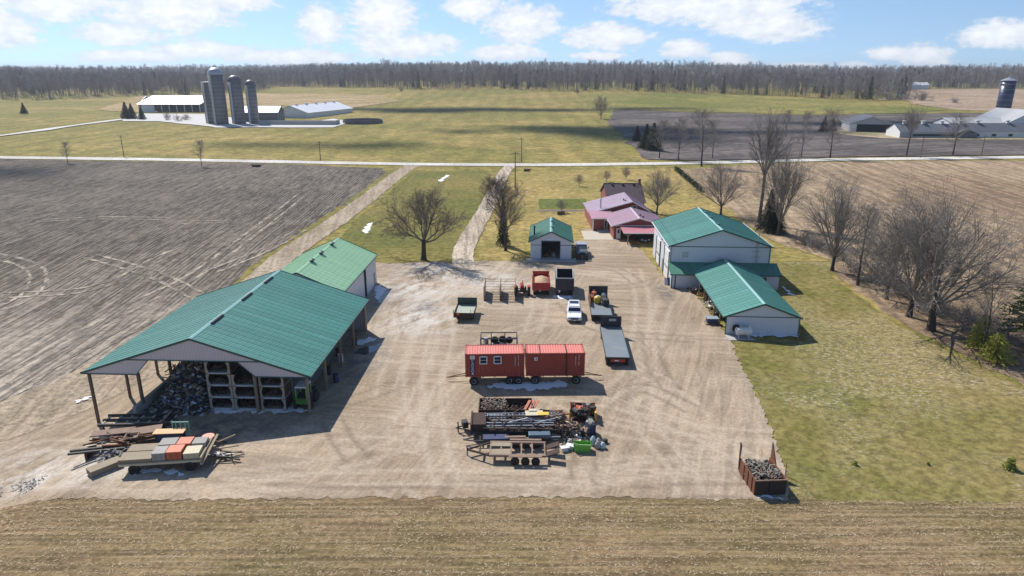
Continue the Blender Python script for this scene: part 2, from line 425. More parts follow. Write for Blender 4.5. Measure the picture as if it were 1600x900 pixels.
for i_, pth in enumerate([[P(0,600),P(200,480),P(330,420),P(450,322),P(472,303)], [P(-30,395),P(60,415),P(60,450),P(20,478),P(-30,485)], [P(60,345),P(160,340),P(260,342)], [P(280,348),P(360,346)], [P(140,400),P(250,430),P(340,480)], [P(0,462),P(160,455),P(250,402),P(285,390)], [P(330,425),P(420,390),P(470,360)], [P(0,650),P(120,560),P(230,500)]]):
    c_ = np.array(smooth(pth, 3)); d_ = np.gradient(c_, axis=0); d_ /= np.linalg.norm(d_, axis=1)[:, None]
    for o_ in (-1.1, 1.1): sheet('wheel_track', path_poly(c_+np.column_stack([-d_[:, 1], d_[:, 0]])*o_, .55), residue_m, .06+.004*i_, .7, .22, 3.0, 70+i_, freq=.9)
sheet('lawn', [P(668,268), P(764,268), P(763,292), P(744,336), P(722,370), P(708,398), (-9.6,110), (-12,112), (-21,110.6), (-24.5,112), (-33,112)]+[(x+3.6, y) for x, y in LANE[4:16][::-1]],
      grass_mat('lawn_green', (.120,.125,.032), (.22,.175,.056), (.165,.150,.038), sc=.035, fine=.9), .03, 1.2, .35, 4.0, 2)
house_edge = [P(1052,263), P(1096,302), P(1150,340), P(1205,378)]
sheet('house_lawn', [P(806,268), P(900,266)]+house_edge+[(54,112), (40.5,112), (40.5,118), (24,118), (20,137), (14.9,137), (14.2,127), (11.6,127), (2.4,127), (2.2,112.5), (-.6,112.2), (-5.4,112.4), P(748,380), P(770,338), P(786,300), P(796,275)],
      grass_mat('straw_lawn', (.325,.24,.085), (.21,.18,.052), (.37,.28,.11), sc=.03, fine=.8), .03, 1.2, .3, 4.0, 3)
sheet('garden_bed', [P(842,328), P(915,328), P(915,331), P(838,331)], mat('bed_soil', (.16,.12,.09), .95, scale=1), .06, .8, .15, 1.5, 4)
sheet('green_plot', [P(841,311), P(916,311), P(916,327), P(843,327)], grass_mat('plot_green', (.11,.135,.03), (.15,.16,.045), (.10,.12,.03), sc=.1, fine=1), .05, 1.0, .15, 2.0, 5)
sheet('side_lawn', [(54,111.7), P(1300,432), P(1400,507), P(1500,558), P(1600,610), (74,60), (80,44.3), P(1600,786), P(1234,786), P(1226,740), P(1216,702), P(1196,652), P(1172,600), P(1152,562), (26.6,76.6), (35.6,76.2), (36.6,96), (40,96), (40.4,111.7)],
      grass_mat('side_grass', (.22,.175,.066), (.14,.135,.035), (.255,.20,.085), sc=.05, fine=1.1, speck=(.60,.53,.43)), .03, .6, .4, 3.0, 6)
sheet('brown_field', [P(1072,264), P(1200,256), P(1420,251), P(1600,251), P(2400,246), (420,44), (82,44), (76,60)]+[P(1612,606), P(1503,553), P(1403,502), P(1303,428)]+[(54.6,112)]+[(x+.6, y+.6) for x, y in house_edge[::-1]],
      field_mat('brown_soil', (.235,.168,.108), (.305,.228,.15), rows=.5, rot=.12, row_amt=.5, sc=.02, fine=.7), .03, 2.0, .6, 5.0, 7)
sheet('stubble_field', [(-120,20), (120,20), (120,44.05), (38,44.05), (24,44.2), (19,45.8), (8,46), (-10,46), (-26,46), (-39,46.2), (-60,46.6), (-76,46), (-120,44)],
      field_mat('stubble_soil', (.215,.150,.085), (.168,.130,.062), rows=1.5, rot=R(90), row_amt=.5, sc=.10, fine=2.6, sine=.5, tracks=(.42,.33,.20)), .045, .4, .30, 1.5, 8, freq=.8)

# --- tracks left by vehicles on the yard
random.seed(5)
tr = [[P(735,410),P(700,450),P(660,520),P(640,600),P(660,660)], [P(725,415),P(660,470),P(625,540),P(600,620)], [P(1010,430),P(900,425),P(780,415),P(735,405)], [P(1000,440),P(940,430),P(850,420)],
      [P(640,690),P(560,720),P(400,745),P(200,765),P(0,745)], [P(1150,700),P(1000,740),P(800,750),P(600,745),P(350,760)], [P(1040,470),P(1010,560),P(1000,650),P(1050,720)], [P(960,640),P(1000,610),P(1060,615),P(1090,650)],
      [P(640,440),P(690,480),P(700,530),P(670,600),P(620,680)], [P(985,590),P(1010,480),P(990,420)], [P(700,760),P(680,700),P(670,620),P(690,560)], [P(850,505),P(760,530),P(700,590),P(640,700)], [P(900,620),P(1000,640),P(1120,690),P(1200,740)], [P(830,520),P(845,480),P(842,470)], [P(660,700),P(580,690),P(520,700)], [P(0,715),P(90,690),P(170,700)]]
ruts = [[P(640,440),P(600,480),P(590,530)], [P(655,430),P(630,470),P(640,520)], [P(1015,520),P(1020,570),P(1050,610)], [P(690,420),P(660,460),P(640,500)], [P(420,770),P(560,775),P(700,772)], [P(1000,775),P(1100,765),P(1180,770)], [P(560,720),P(535,690),P(520,660)], [P(960,625),P(1000,600),P(1080,640)]]
for i in range(15):
    x = random.uniform(-14, 20); y = random.uniform(46, 106); a = random.uniform(0, 6.28); b = a+random.uniform(-.6, .6); l = random.uniform(10, 24)
    (tr if i % 3 else ruts).append([(x, y), (x+l*.5*math.cos(a), y+l*.6*math.sin(a)), (x+l*math.cos(b), y+l*math.sin(b))])
YARD = [(-72,45.4), (-60,45.3), (-39,44.7), (-26,44.25), (-10,44.55), (8,44.65), (20,44.25), P(1234,784), P(1227,740), P(1217,702), P(1197,652), P(1173,600), P(1153,562), (26.4,76.6), (26.6,98), (23.8,98), (23.6,118), (19.8,137), (14.8,137), (14.0,126.8), (11.4,126.8), (11.2,112.6), (2.4,112.2), (-1,112), (-5.6,112.2), (-9.4,109.6), (-12,111.8), (-20.5,110.4), (-24.6,111.8), (-33,111.8), (-40,104), (-42.5,90), (-44.2,78), (-46.5,66), (-50.5,60), (-57,54.5), (-72,50.5)]
sheet('gravel_yard', YARD, yard_mat(), .07, .2, .22, .4, 9, {'track': lines_attr(tr, .27, 1.9), 'rut': lines_attr(ruts, .22, 1.8),
      'wet': blobs_attr([(-16.5,71,3,6), (-18.4,93,2.5,7), (-12,88,3,5), (7,112,6,1.5), (22.4,95,1.5,6), (22,47,5,3), (-14,109,7,3), (-27,55,9,3)]),
      'pale': blobs_attr([(-13,97,9,9), (-12,84,7,8), (-10,105,10,6), (-34,49,6,3), (-2,100,10,6), (-40,50,8,4)])}, freq=1.6)
sheet('farm_lane', path_poly(LANE, [7]*2+[5.0]*(len(LANE)-22)+[9.5]*20), field_mat('lane_gravel', (.29,.23,.165), (.37,.30,.225), rows=.9, rot=-.2, row_amt=.3, sc=.06, fine=1.6), .09, 1.0, .3, .8, 10)
sheet('driveway', path_poly(DRIVE, [9]+[6]+[3.8]*(len(DRIVE)-4)+[5.5,7]), field_mat('drive_gravel', (.34,.28,.215), (.44,.37,.295), rows=1.1, rot=-.08, row_amt=.5, sc=.06, fine=1.6), .12, .8, .14, 1.5, 11)
ROAD = smooth([(-900,335), (-420,282), P(0,246.5), P(250,249.5), P(500,254.5), P(700,258), P(900,258), P(1100,255), P(1300,249.5), P(1600,246.5), (430,282), (900,330)], 3)
sheet('road', path_poly(ROAD, 7.0), field_mat('road_gravel', (.50,.47,.43), (.60,.57,.53), rows=.8, rot=R(88), row_amt=.2, sc=.05, fine=1.2), .16, 3.0, .25, 3.0, 12)

# --- fields beyond the road
def far_sheet(name, pts, m, z=.25, grid=14, seed=0): sheet(name, pts, m, z, 8, 1.8, grid, seed, freq=.05)
far_sheet('dark_field', [P(1012,250), P(975,215), P(948,190), P(960,172), P(1100,176), P(1260,181), P(1420,178), P(1600,176), P(2300,176), P(2300,238), P(1600,243), P(1300,246.5), P(1100,252)],
          field_mat('dark_soil', (.085,.075,.07), (.14,.12,.11), rows=.25, rot=1.2, row_amt=.5, sc=.02, fine=.3), seed=21)
far_sheet('green_field', [P(948,188), P(918,165), P(905,148), P(1050,146), P(1200,150), P(1330,158), P(1420,163), P(1480,172), P(1420,177), P(1260,180), P(1100,175), P(960,171)],
          grass_mat('winter_wheat', (.165,.165,.038), (.29,.235,.075), (.125,.14,.034), sc=.010, fine=.25), seed=22)
far_sheet('tan_field', [P(1398,150), P(1420,140), P(1600,140), P(2300,142), P(2300,175), P(1600,175), P(1490,172), P(1425,162)],
          field_mat('tan_soil', (.30,.215,.15), (.36,.27,.19), rows=.2, rot=1.3, row_amt=.3, sc=.02, fine=.3), seed=23)
far_sheet('straw_field', [P(150,172), P(215,150), P(330,146), P(480,147), P(600,149), P(625,158), P(540,170), P(440,165), P(320,172), P(215,176)],
          field_mat('straw_soil', (.36,.26,.15), (.29,.225,.10), rows=.2, rot=1.4, row_amt=.35, sc=.012, fine=.3), seed=24)
far_sheet('farmyard', [P(190,190), P(215,178), P(330,179), P(400,190), P(480,192), P(520,186), P(550,190), P(520,200), P(340,200), P(250,190)],
          mat('concrete_yard', (.50,.48,.46), .9, scale=.1), .35, 6, 25)
far_sheet('farm_track', path_poly(smooth([P(-300,240), P(0,214), P(100,199), P(190,187), P(230,182)]), 6), mat('track_gravel', (.55,.52,.48), .95, scale=.1), .38, 6, 26)
far_sheet('barnyard', [P(1300,205), P(1330,202), P(1480,214), P(1700,214), P(1700,219), P(1480,219), P(1380,217), P(1310,211)],
          grass_mat('barnyard_straw', (.36,.27,.18), (.20,.18,.07), (.42,.34,.24), sc=.03, fine=.3), .35, 8, 27)
# ------------------------------------------------------------------ building materials
TEAL = (.078, .255, .210)
teal_roof = mat('teal_roof_metal', TEAL, .46, .0, var=.10, scale=.5, dirt=(.14,.32,.30), dirt_amt=.4, rnd=.24, spec=.5, screws=.2)
jade_roof = mat('jade_roof_metal', (.36,.60,.36), .38, 0, var=.10, scale=.5, dirt=(.40,.58,.42), rnd=.10, spec=.5, screws=.27)
moss_roof = mat('moss_roof_metal', (.075,.215,.15), .45, 0, var=.12, scale=.6, dirt=(.13,.26,.21), rnd=.12, spec=.35)
pink_roof = mat('lilac_roof_metal', (.48,.27,.32), .40, 0, var=.10, scale=.5, dirt=(.42,.20,.22), dirt_amt=.4, rnd=.08, spec=.4)
lilac_roof = mat('glare_lilac_roof', (.58,.45,.52), .35, 0, var=.08, scale=.5, rnd=.06, spec=.5)  # sun glare on the house roof painted in as a paler lilac
garage_roof = mat('mauve_roof', (.52,.34,.40), .38, 0, var=.10, scale=.5, dirt=(.5,.33,.37), rnd=.08, spec=.5)
brown_roof = mat('brown_roof_metal', (.070,.048,.055), .45, 0, var=.12, scale=.6, rnd=.10, spec=.35)
white_roof = mat('white_roof_metal', (.72,.73,.75), .4, 0, var=.05, scale=.3, dirt=(.50,.50,.50), dirt_amt=.3, rnd=.06)
grey_roof = mat('slate_roof_metal', (.10,.105,.125), .5, 0, var=.15, scale=.2, rnd=.12)
trim = mat('dark_green_trim', (.025,.085,.075), .5, var=.1)
dark = mat('dark_opening', (.012,.012,.014), .9)
conc = mat('concrete', (.40,.385,.36), .9, var=.15, scale=1.2, dirt=(.24,.22,.19), dirt_amt=.5, bump=.2)
wood = mat('weathered_wood', (.23,.175,.125), .85, var=.3, scale=3, rnd=.25)
brown_wood = mat('brown_post_wood', (.15,.105,.075), .85, var=.3, scale=3, rnd=.2)
steel = mat('galvanised_steel', (.42,.44,.46), .45, .6, var=.12, scale=2)
black = mat('black_rubber', (.018,.018,.019), .8, var=.2, scale=5, dirt=(.16,.135,.105), dirt_amt=.35)
glass = mat('window_glass', (.02,.03,.045), .08, 0, var=.1)
white = mat('white_paint', (.72,.72,.71), .5, var=.06, scale=2, dirt=(.45,.42,.37), dirt_amt=.35)
snow = mat('old_snow', (.78,.80,.84), .8, var=.06, scale=1.2, dirt=(.5,.47,.43), dirt_amt=.4)
brick = mat('red_brick', (.26,.075,.055), .85, var=.25, scale=2.5, dirt=(.34,.14,.10), dirt_amt=.4)
def siding(name, col):
    t = NT(name)
    s = t.math('SINE', t.math('MULTIPLY', t.math('ADD', t.axis(0), t.axis(1)), 6.283/.30))
    c = t.mix(t.noise(.8, 3), tuple(v*.92 for v in col), col)
    lo = t.rng(t.math('ADD', t.axis(2), t.math('MULTIPLY', t.noise(1.5, 4), .9)), .3, 1.1, .35, 0.0)
    c = t.mix(lo, c, (.34,.29,.23))
    c = t.mix(t.rng(s, .80, .98, 0, .35), c, (.30,.31,.33)); t.bump(s, .25, .03)
    return t.done(c, .45)
white_siding = siding('white_steel_siding', (.68, .70, .75)); grey_siding = siding('grey_steel_siding', (.42, .40, .41)); lilac_siding = siding('off_white_siding', (.62, .57, .58))

def roof_slope(parent, a, b, c, m, w=.92, name='roof_panel', rib=.035):
    """ribbed sheets side by side from eave corner a to eave corner b, running up to c (above a)"""
    a, b, c = Vector(a), Vector(b), Vector(c); n = max(1, round((b-a).length/w)); u = (b-a)/n; v = c-a
    k = u.cross(v).normalized()
    if k.z < 0: k = -k
    prof = [(0, 0), (.02, rib), (.07, rib), (.09, 0), (.31, 0), (.33, rib*.6), (.36, rib*.6), (.38, 0), (.63, 0), (.65, rib*.6), (.68, rib*.6), (.70, 0), (.997, 0)]
    vs = [u*s+k*h for s, h in prof]+[u*.997-k*.05, -k*.05]; q = len(vs)
    me = MB().add([p for p in vs]+[p+v for p in vs], [(i, (i+1) % q, q+(i+1) % q, q+i) for i in range(q)]+[tuple(range(q))[::-1], tuple(range(q, 2*q))]).mesh(name)
    me.materials.append(m)
    for i in range(n):
        o = bpy.data.objects.new(name, me); COL.objects.link(o); o.parent = parent; o.location = a+u*i
ridge_m = mat('highlight_teal_cap', (.26,.46,.44), .35, var=.1, spec=.5)  # bright highlight along the ridge, painted in as a lighter teal
def gable_roof(t, xl, xr, xa, y0, y1, ze, zr, m, over=0, cap=None, fascia=trim, w=.92, zer=None):
    zer = ze if zer is None else zer
    roof_slope(t, (xl, y0, ze), (xl, y1, ze), (xa-.02, y0, zr), m, w); roof_slope(t, (xr, y0, zer), (xr, y1, zer), (xa+.02, y0, zr), m, w)
    b = MB(); n1 = .22
    b.add([(xa-n1, y0-.02, zr-n1*(zr-ze)/(xa-xl)+.045), (xa, y0-.02, zr+.07), (xa+n1, y0-.02, zr-n1*(zr-zer)/(xr-xa)+.045), (xa-n1, y1+.02, zr-n1*(zr-ze)/(xa-xl)+.045), (xa, y1+.02, zr+.07), (xa+n1, y1+.02, zr-n1*(zr-zer)/(xr-xa)+.045)], [(0,1,4,3),(1,2,5,4)])
    b.build('ridge_cap', cap or ridge_m, t)
    for y in (y0-.03, y1+.03):
        f = MB(); f.bar((xl-.02, y, ze-.03), (xa, y, zr-.03), .05, .20); f.bar((xr+.02, y, zer-.03), (xa, y, zr-.03), .05, .20); f.build('rake_trim', fascia, t)
    for x, z in ((xl, ze), (xr, zer)): MB().bar((x, y0, z-.08), (x, y1, z-.08), .05, .16).build('eave_trim', fascia, t)
def gable_wall(t, xl, xr, xa, y, ze, zr, m, th=.15, name='gable_wall', z0=0):
    return MB().extrude([(xl, y, z0), (xr, y, z0), (xr, y, ze), (xa, y, zr), (xl, y, ze)], (0, th, 0)).build(name, m, t)

# ------------------------------------------------------------------ big open pole shed
t = thing('open_pole_shed', 'large open sided pole shed with wide teal metal roof', 'shed', (-29.5, 58.05, 0), R(-2.4))
gable_roof(t, -10.9, 10.9, 0, 0, 22.4, 4.0, 7.6, teal_roof, w=.9)
def gpan(pts, nm): MB().extrude(pts, (0, .12, 0)).build(nm, lilac_siding, t)
gpan([(-6.5,.05,5.42), (6.5,.05,5.42), (0,.05,7.5)], 'gable_panel')
gpan([(-10.7,.05,3.92), (-5.6,.05,3.92), (-4.2,.05,5.38), (-6.62,.05,5.38)], 'wing_panel'); gpan([(10.7,.05,3.92), (5.7,.05,3.92), (4.1,.05,5.38), (6.62,.05,5.38)], 'wing_panel')
b = MB(); b.bar((-6.6,.0,5.4), (6.6,.0,5.4), .06, .07); b.bar((-10.8,.0,3.9), (-5.6,.0,3.9), .06, .08); b.bar((5.7,.0,3.9), (10.8,.0,3.9), .06, .08); b.bar((-5.6,.0,3.9), (-4.2,.0,5.4), .06, .06); b.bar((5.7,.0,3.9), (4.1,.0,5.4), .06, .06); b.build('opening_trim', trim, t)
for i, y in enumerate((.3, 5.6, 11, 16.3, 21.6)):
    MB().bar((10.4, y, 0), (10.4, y, 3.9), .22).build('post', wood, t)
    MB().bar((-10.35, y, -1.6), (-10.35, y, 3.9), .22).build('post', brown_wood, t)
    if i in (1, 3): MB().bar((-5.6, y, .8), (-5.6, y, 5.2), .24).build('post', brown_wood, t)
MB().bar((-5.62, .3, .8), (-5.62, .3, 3.95), .24).build('post', brown_wood, t); MB().bar((5.5, .25, 0), (5.5, .25, 3.95), .24).build('post', wood, t); MB().bar((5.6, 11, 0), (5.6, 11, 5.2), .24).build('post', wood, t)
for y in (5.6, 11, 16.3, 21.6):
    b = MB(); b.bar((-10.4,y,3.8),(10.4,y,3.8),.08,.25); b.bar((-10.4,y,3.95),(0,y,7.3),.08,.2); b.bar((10.4,y,3.95),(0,y,7.3),.08,.2)
    for x in (-7,-3.5,0,3.5,7): b.bar((x,y,3.9),(x,y,7.2-abs(x)*.33),.08,.12)
    b.build('truss', wood, t)
for x in (-10.35, 10.4): MB().bar((x, .1, 3.80), (x, 22.3, 3.80), .08, .26).build('eave_beam', wood, t)
MB().extrude([(-5.4,22.1,0), (10.5,22.1,0), (10.5,22.1,3.9), (0,22.1,7.45), (-5.4,22.1,5.6)], (0,.1,0)).build('back_wall', grey_siding, t)
MB().span(-5.95, -5.62, -.9, 21.5, -.6, 1.0).build('bunker_wall', conc, t)
MB().span(-5.62, 8.6, .4, 21.5, -.2, .10).build('floor_slab', conc, t)
for y in (5.2, 12.3, 18.4):
    MB().box((.22, y, 7.60), (.22, 2.5, .13)).build('ridge_vent', dark, t)
SHED = t
def shed_pt(x, y): 
    c, s = math.cos(R(-2.4)), math.sin(R(-2.4)); return (-29.5+c*x-s*y, 58.05+s*x+c*y)

# ------------------------------------------------------------------ jade shed behind it
t = thing('jade_roofed_shed', 'white walled shed with pale green roof behind the big open shed', 'shed', (-26.9, 81.6, 0), R(-2.4))
gable_roof(t, -5.75, 5.75, 0, 0, 18.6, 4.4, 6.95, jade_roof, cap=jade_roof)
gable_wall(t, -5.5, 5.5, 0, .2, 4.35, 6.8, white_siding); gable_wall(t, -5.5, 5.5, 0, 18.2, 4.35, 6.8, white_siding)
b = MB(); b.span(5.35, 5.5, .35, 18.2, 0, 4.35); b.build('side_wall', white_siding, t); MB().span(-5.5, -5.35, .35, 18.2, 0, 4.35).build('side_wall', white_siding, t)
MB().span(5.5, 5.58, 11.2, 12.0, .05, 4.1).build('door_gap', dark, t)
MB().span(5.5, 5.6, 12.0, 17.0, .05, 4.15).build('sliding_door', white_siding, t); MB().bar((5.62,7,4.2),(5.62,17.2,4.2),.1,.1).build('door_rail', trim, t)
d = MB().span(5.6, 5.66, 16.2, 17.0, .1, 2.1).build('side_door', mat('grey_door', (.28,.29,.31), .5), t); MB().box((5.69,16.9,1.05),(.05,.05,.12)).build('handle', steel, d)
for y in (5.5, 9.5, 14.5): 
    v = MB().lathe([(.22,0),(.22,.35)], 10, (.25,y,6.75)).build('roof_vent', trim, t); MB().lathe([(.42,.35),(.42,.42),(.05,.62)], 10, (.25,y,6.75)).build('vent_cap', trim, v)
t2 = thing('lean_to_shed', 'white roofed lean-to beside the pale green shed at the lane', 'shed', (-26.9, 81.6, 0), R(-2.4))
roof_slope(t2, (-10.4, -2.5, 2.9), (-10.4, 10.2, 2.9), (-5.95, -2.5, 4.15), white_roof)
MB().span(-10.1, -9.95, -2.3, 10, -1.6, 2.85).build('side_wall', white_siding, t2); MB().extrude([(-9.95,9.85,-1.2),(-5.6,9.85,0),(-5.6,9.85,4.0),(-9.95,9.85,2.85)],(0,.15,0)).build('end_wall', white_siding, t2)

# ------------------------------------------------------------------ small garage
t = thing('garage', 'small white garage with green roof and open door beside parked truck', 'garage', (6.65, 113.2, 0), R(-3.0))
gable_roof(t, -3.85, 3.85, 0, -.3, 11.8, 3.15, 4.95, moss_roof)
b = MB().extrude([(-3.5,0,0),(-1.55,0,0),(-1.55,0,3.2),(1.5,0,3.2),(1.5,0,0),(3.5,0,0),(3.5,0,3.2),(0,0,4.83),(-3.5,0,3.2)], (0,.15,0)); b.build('front_wall', white_siding, t)
gable_wall(t, -3.5, 3.5, 0, 11.4, 3.2, 4.8, white_siding, name='back_wall')
for x in (-3.5, 3.36): MB().span(x, x+.14, .15, 11.4, 0, 3.2).build('side_wall', white_siding, t)
b = MB(); b.bar((-1.6,-.04,0),(-1.6,-.04,3.25),.1); b.bar((1.55,-.04,0),(1.55,-.04,3.25),.1); b.bar((-1.65,-.04,3.25),(1.6,-.04,3.25),.1); b.build('door_frame', trim, t)
MB().bar((-3.5,-.03,2.55),(-1.65,-.03,2.55),.04,.09).build('wall_band', trim, t); MB().bar((1.6,-.03,2.55),(3.5,-.03,2.55),.04,.09).build('wall_band', trim, t)
MB().lathe([(.13,2.9),(.13,5.0),(.2,5.0),(.2,5.1),(.03,5.2)], 10, (-2.9,3.2,0)).build('stove_pipe', dark, t)
for y in (3.4, 8.0): MB().box((.16,y,4.98),(.5,.6,.16)).build('ridge_vent', trim, t)
MB().span(-3.3,3.3,.2,11.3,.0,.13).build('floor', conc, t)
MB().span(-4.2,4.3,-1.9,-.05,0,.12).build('concrete_apron', conc, t)
c, s_ = math.cos(R(-3)), math.sin(R(-3))
for i,(x,y,w,h,m,l) in enumerate([(-.8,1.4,.9,.8,'rust','rusty red engine on the garage floor'), (.6,1.6,.7,.6,'pale','pale sack heap inside the open garage door'), (0,3.2,1.6,.9,'wood','wooden bench deep inside the small garage')]):
    m_ = {'rust': mat('rust', (.16,.06,.03), .9, var=.4, scale=4, dirt=(.25,.12,.06)), 'pale': conc, 'wood': wood}[m]
    b = MB().box((0,0,h*.45),(w,.6,h*.5)); b.box((w*.2,.1,h*.8),(w*.4,.4,h*.4),.4); b.box((-w*.3,-.1,h*.15),(w*.3,.5,h*.3),-.3)
    tag(b.build({'rust':'engine','pale':'sack_heap','wood':'workbench'}[m], m_, None, (6.65+c*x-s_*y, 113.2+s_*x+c*y, .14), i, bevel=.04), l, {'rust':'engine','pale':'sacks','wood':'bench'}[m])

# ------------------------------------------------------------------ workshop with front lean-to
t = thing('workshop', 'tall white workshop with teal roof and roll-up doors', 'workshop', (31.25, 99.3, 0), R(-3.0))
gable_roof(t, -7.7, 7.7, 0, -.3, 17.2, 5.85, 8.4, teal_roof)
gable_wall(t, -7.3, 7.3, 0, 0, 5.8, 8.22, white_siding, name='front_wall'); gable_wall(t, -7.3, 7.3, 0, 16.8, 5.8, 8.22, white_siding, name='back_wall')
for x in (-7.3, 7.15): MB().span(x, x+.15, .15, 16.8, 0, 5.8).build('side_wall', white_siding, t)
MB().bar((-7.3,-.03,5.75),(7.3,-.03,5.75),.05,.1).build('wall_band', trim, t)
for x in (-7.33, 7.33): MB().bar((x,-.03,0),(x,-.03,5.8),.1).build('corner_trim', trim, t)
for y0, y1, h in ((.9, 4.9, 4.6), (9.4, 13.0, 4.2)):
    d = MB().span(-7.38, -7.3, y0, y1, .05, h).build('roll_up_door', white, t)
    for k in range(1, 5): MB().bar((-7.39,y0,h*k/5),(-7.39,y1,h*k/5),.02,.05).build('door_joint', steel, d)
    for k in range(3): MB().box((-7.4, y0+(y1-y0)*(.25+.25*k), h*.42), (.03,.45,.3)).build('door_pane', glass, d)
    for q in (y0-.15, y1+.15): MB().bar((-7.38,q,0),(-7.38,q,h+.1),.18).build('door_jamb', trim, t)
d = MB().span(-7.36,-7.3,6.2,7.2,.05,2.1).build('side_door', mat('grey_door', (.28,.29,.31)), t); MB().box((-7.4,6.3,1.0),(.05,.05,.12)).build('handle', steel, d)
for y in (4, 9, 13): MB().box((.2,y,8.46),(.5,1.2,.16)).build('ridge_vent', trim, t)
MB().bar((-6.6,-.3,6.22),(-6.6,17.2,6.22),.06,.08).build('snow_guard', trim, t)
b = MB(); b.path([(5.4,-.25,0),(5.4,-.25,8.6)], .06, 6); 
for z, l in ((4.3,.9),(5.2,.8),(6.9,.9)): b.bar((5.4-l,-.25,z),(5.4+l*.6,-.25,z),.06)
for z in (3.5,4.8,6,7.5): b.bar((5.25,-.3,z),(5.55,-.3,z+.35),.03)
b.build('antenna_mast', steel, t)
for x in (-7.42, 7.42): MB().path([(x,-.12,5.7),(x,-.12,.3)], .055, 6).build('downpipe', white, t)
for x in (-7.78, 7.78): MB().bar((x,-.25,5.78),(x,17.1,5.78),.12,.12).build('gutter', white, t)
for y in (5.6, 8.2): MB().box((-7.42,y,4.9),(.2,.3,.2)).build('wall_lamp', steel, t)
MB().span(-5.6,-4.7,-.06,-.01,4.1,4.9).build('louvre', steel, t)
# low lean-to along its front
roof_slope(t, (-7.7,-3.0,2.25), (8.5,-3.0,2.25), (-7.7,-.05,3.35), moss_roof, name='lean_to_panel')
MB().span(-7.4,-3.2,-2.75,-2.6,0,2.2).build('lean_to_wall', white_siding, t); MB().extrude([(-7.4,-2.6,0),(-7.4,0,0),(-7.4,0,3.2),(-7.4,-2.6,2.2)],(.14,0,0)).build('lean_to_end', white_siding, t)
MB().span(3.9,8.2,-2.75,-2.6,0,2.2).build('lean_to_wall', white_siding, t); MB().extrude([(8.2,-2.6,0),(8.2,0,0),(8.2,0,3.2),(8.2,-2.6,2.2)],(-.14,0,0)).build('lean_to_end', white_siding, t)
w_ = MB().span(5.6,6.4,-2.82,-2.74,1.2,1.9).build('lean_to_window', glass, t); MB().bar((5.5,-2.84,1.15),(6.5,-2.84,1.15),.06).build('sill', white, w_)
MB().bar((-7.75,-3.02,2.2),(8.5,-3.02,2.2),.06,.16).build('lean_to_fascia', trim, t)
for x in (-7.45,-6.9): MB().bar((x,-2.78,0),(x,-2.78,2.2),.12).build('corner_trim', trim, t)

# ------------------------------------------------------------------ storage wing in front of the workshop
t = thing('storage_wing', 'low storage building with long teal roof and fuel tank at its gable', 'storage building', (30.55, 78.0, 0), R(-3.6))
gable_roof(t, -4.8, 4.6, -.05, -.25, 20.4, 2.4, 4.15, teal_roof)
gable_wall(t, -4.35, 4.35, -.05, 0, 2.38, 4.0, white_siding, name='front_wall')
MB().bar((-4.4,-.03,2.4),(4.4,-.03,2.4),.05,.09).build('wall_band', trim, t)
for x in (-4.38, 4.38): MB().bar((x,-.03,0),(x,-.03,2.4),.09).build('corner_trim', trim, t)
MB().span(4.2,4.35,.15,19.5,0,2.38).build('side_wall', white_siding, t); MB().span(-.6,-.45,.3,19.4,0,3.7).build('inner_wall', grey_siding, t)
for y in (3.2, 6.4, 9.6, 12.8, 16): MB().bar((-4.35,y,0),(-4.35,y,2.35),.16).build('post', wood, t)
MB().bar((-4.35,.1,2.25),(-4.35,19.5,2.25),.08,.22).build('eave_beam', wood, t)

# ------------------------------------------------------------------ farmhouse
t = thing('farmhouse', 'red brick farmhouse with lilac metal additions and dark brown main roof', 'house', (22, 128, 0), 0)
def W(x0,x1,y0,y1,z0,z1,m,nm='wall'): return MB().span(x0-22,x1-22,y0-128,y1-128,z0,z1).build(nm,m,t)
# main block, ridge along x
W(21.4,29.4,150.3,163.7,0,3.2,brick,'main_wall')
for x in (21.4,29.25): MB().extrude([(x-22,22.3,3.2),(x-22,35.7,3.2),(x-22,29,5.95)],(.15,0,0)).build('main_gable',brick,t)
roof_slope(t,(21.1-22,21.6,3.05),(29.7-22,21.6,3.05),(21.1-22,29,6.15),brown_roof,name='main_roof_panel'); roof_slope(t,(21.1-22,36.4,3.05),(29.7-22,36.4,3.05),(21.1-22,29,6.15),brown_roof,name='main_roof_panel')
MB().bar((21.1-22,29,6.2),(29.7-22,29,6.2),.3,.08).build('main_ridge_cap',brown_roof,t)
for x in (23,25.4,27.9): MB().box((x-22,28.3,6.0),(.45,.5,.35)).build('main_roof_vent',dark,t)
ch=MB().span(29.0-22,29.55-22,28.6,29.3,4.5,7.2).build('chimney',brick,t); MB().span(28.9-22,29.65-22,28.5,29.4,7.2,7.3).build('chimney_cap',conc,ch)
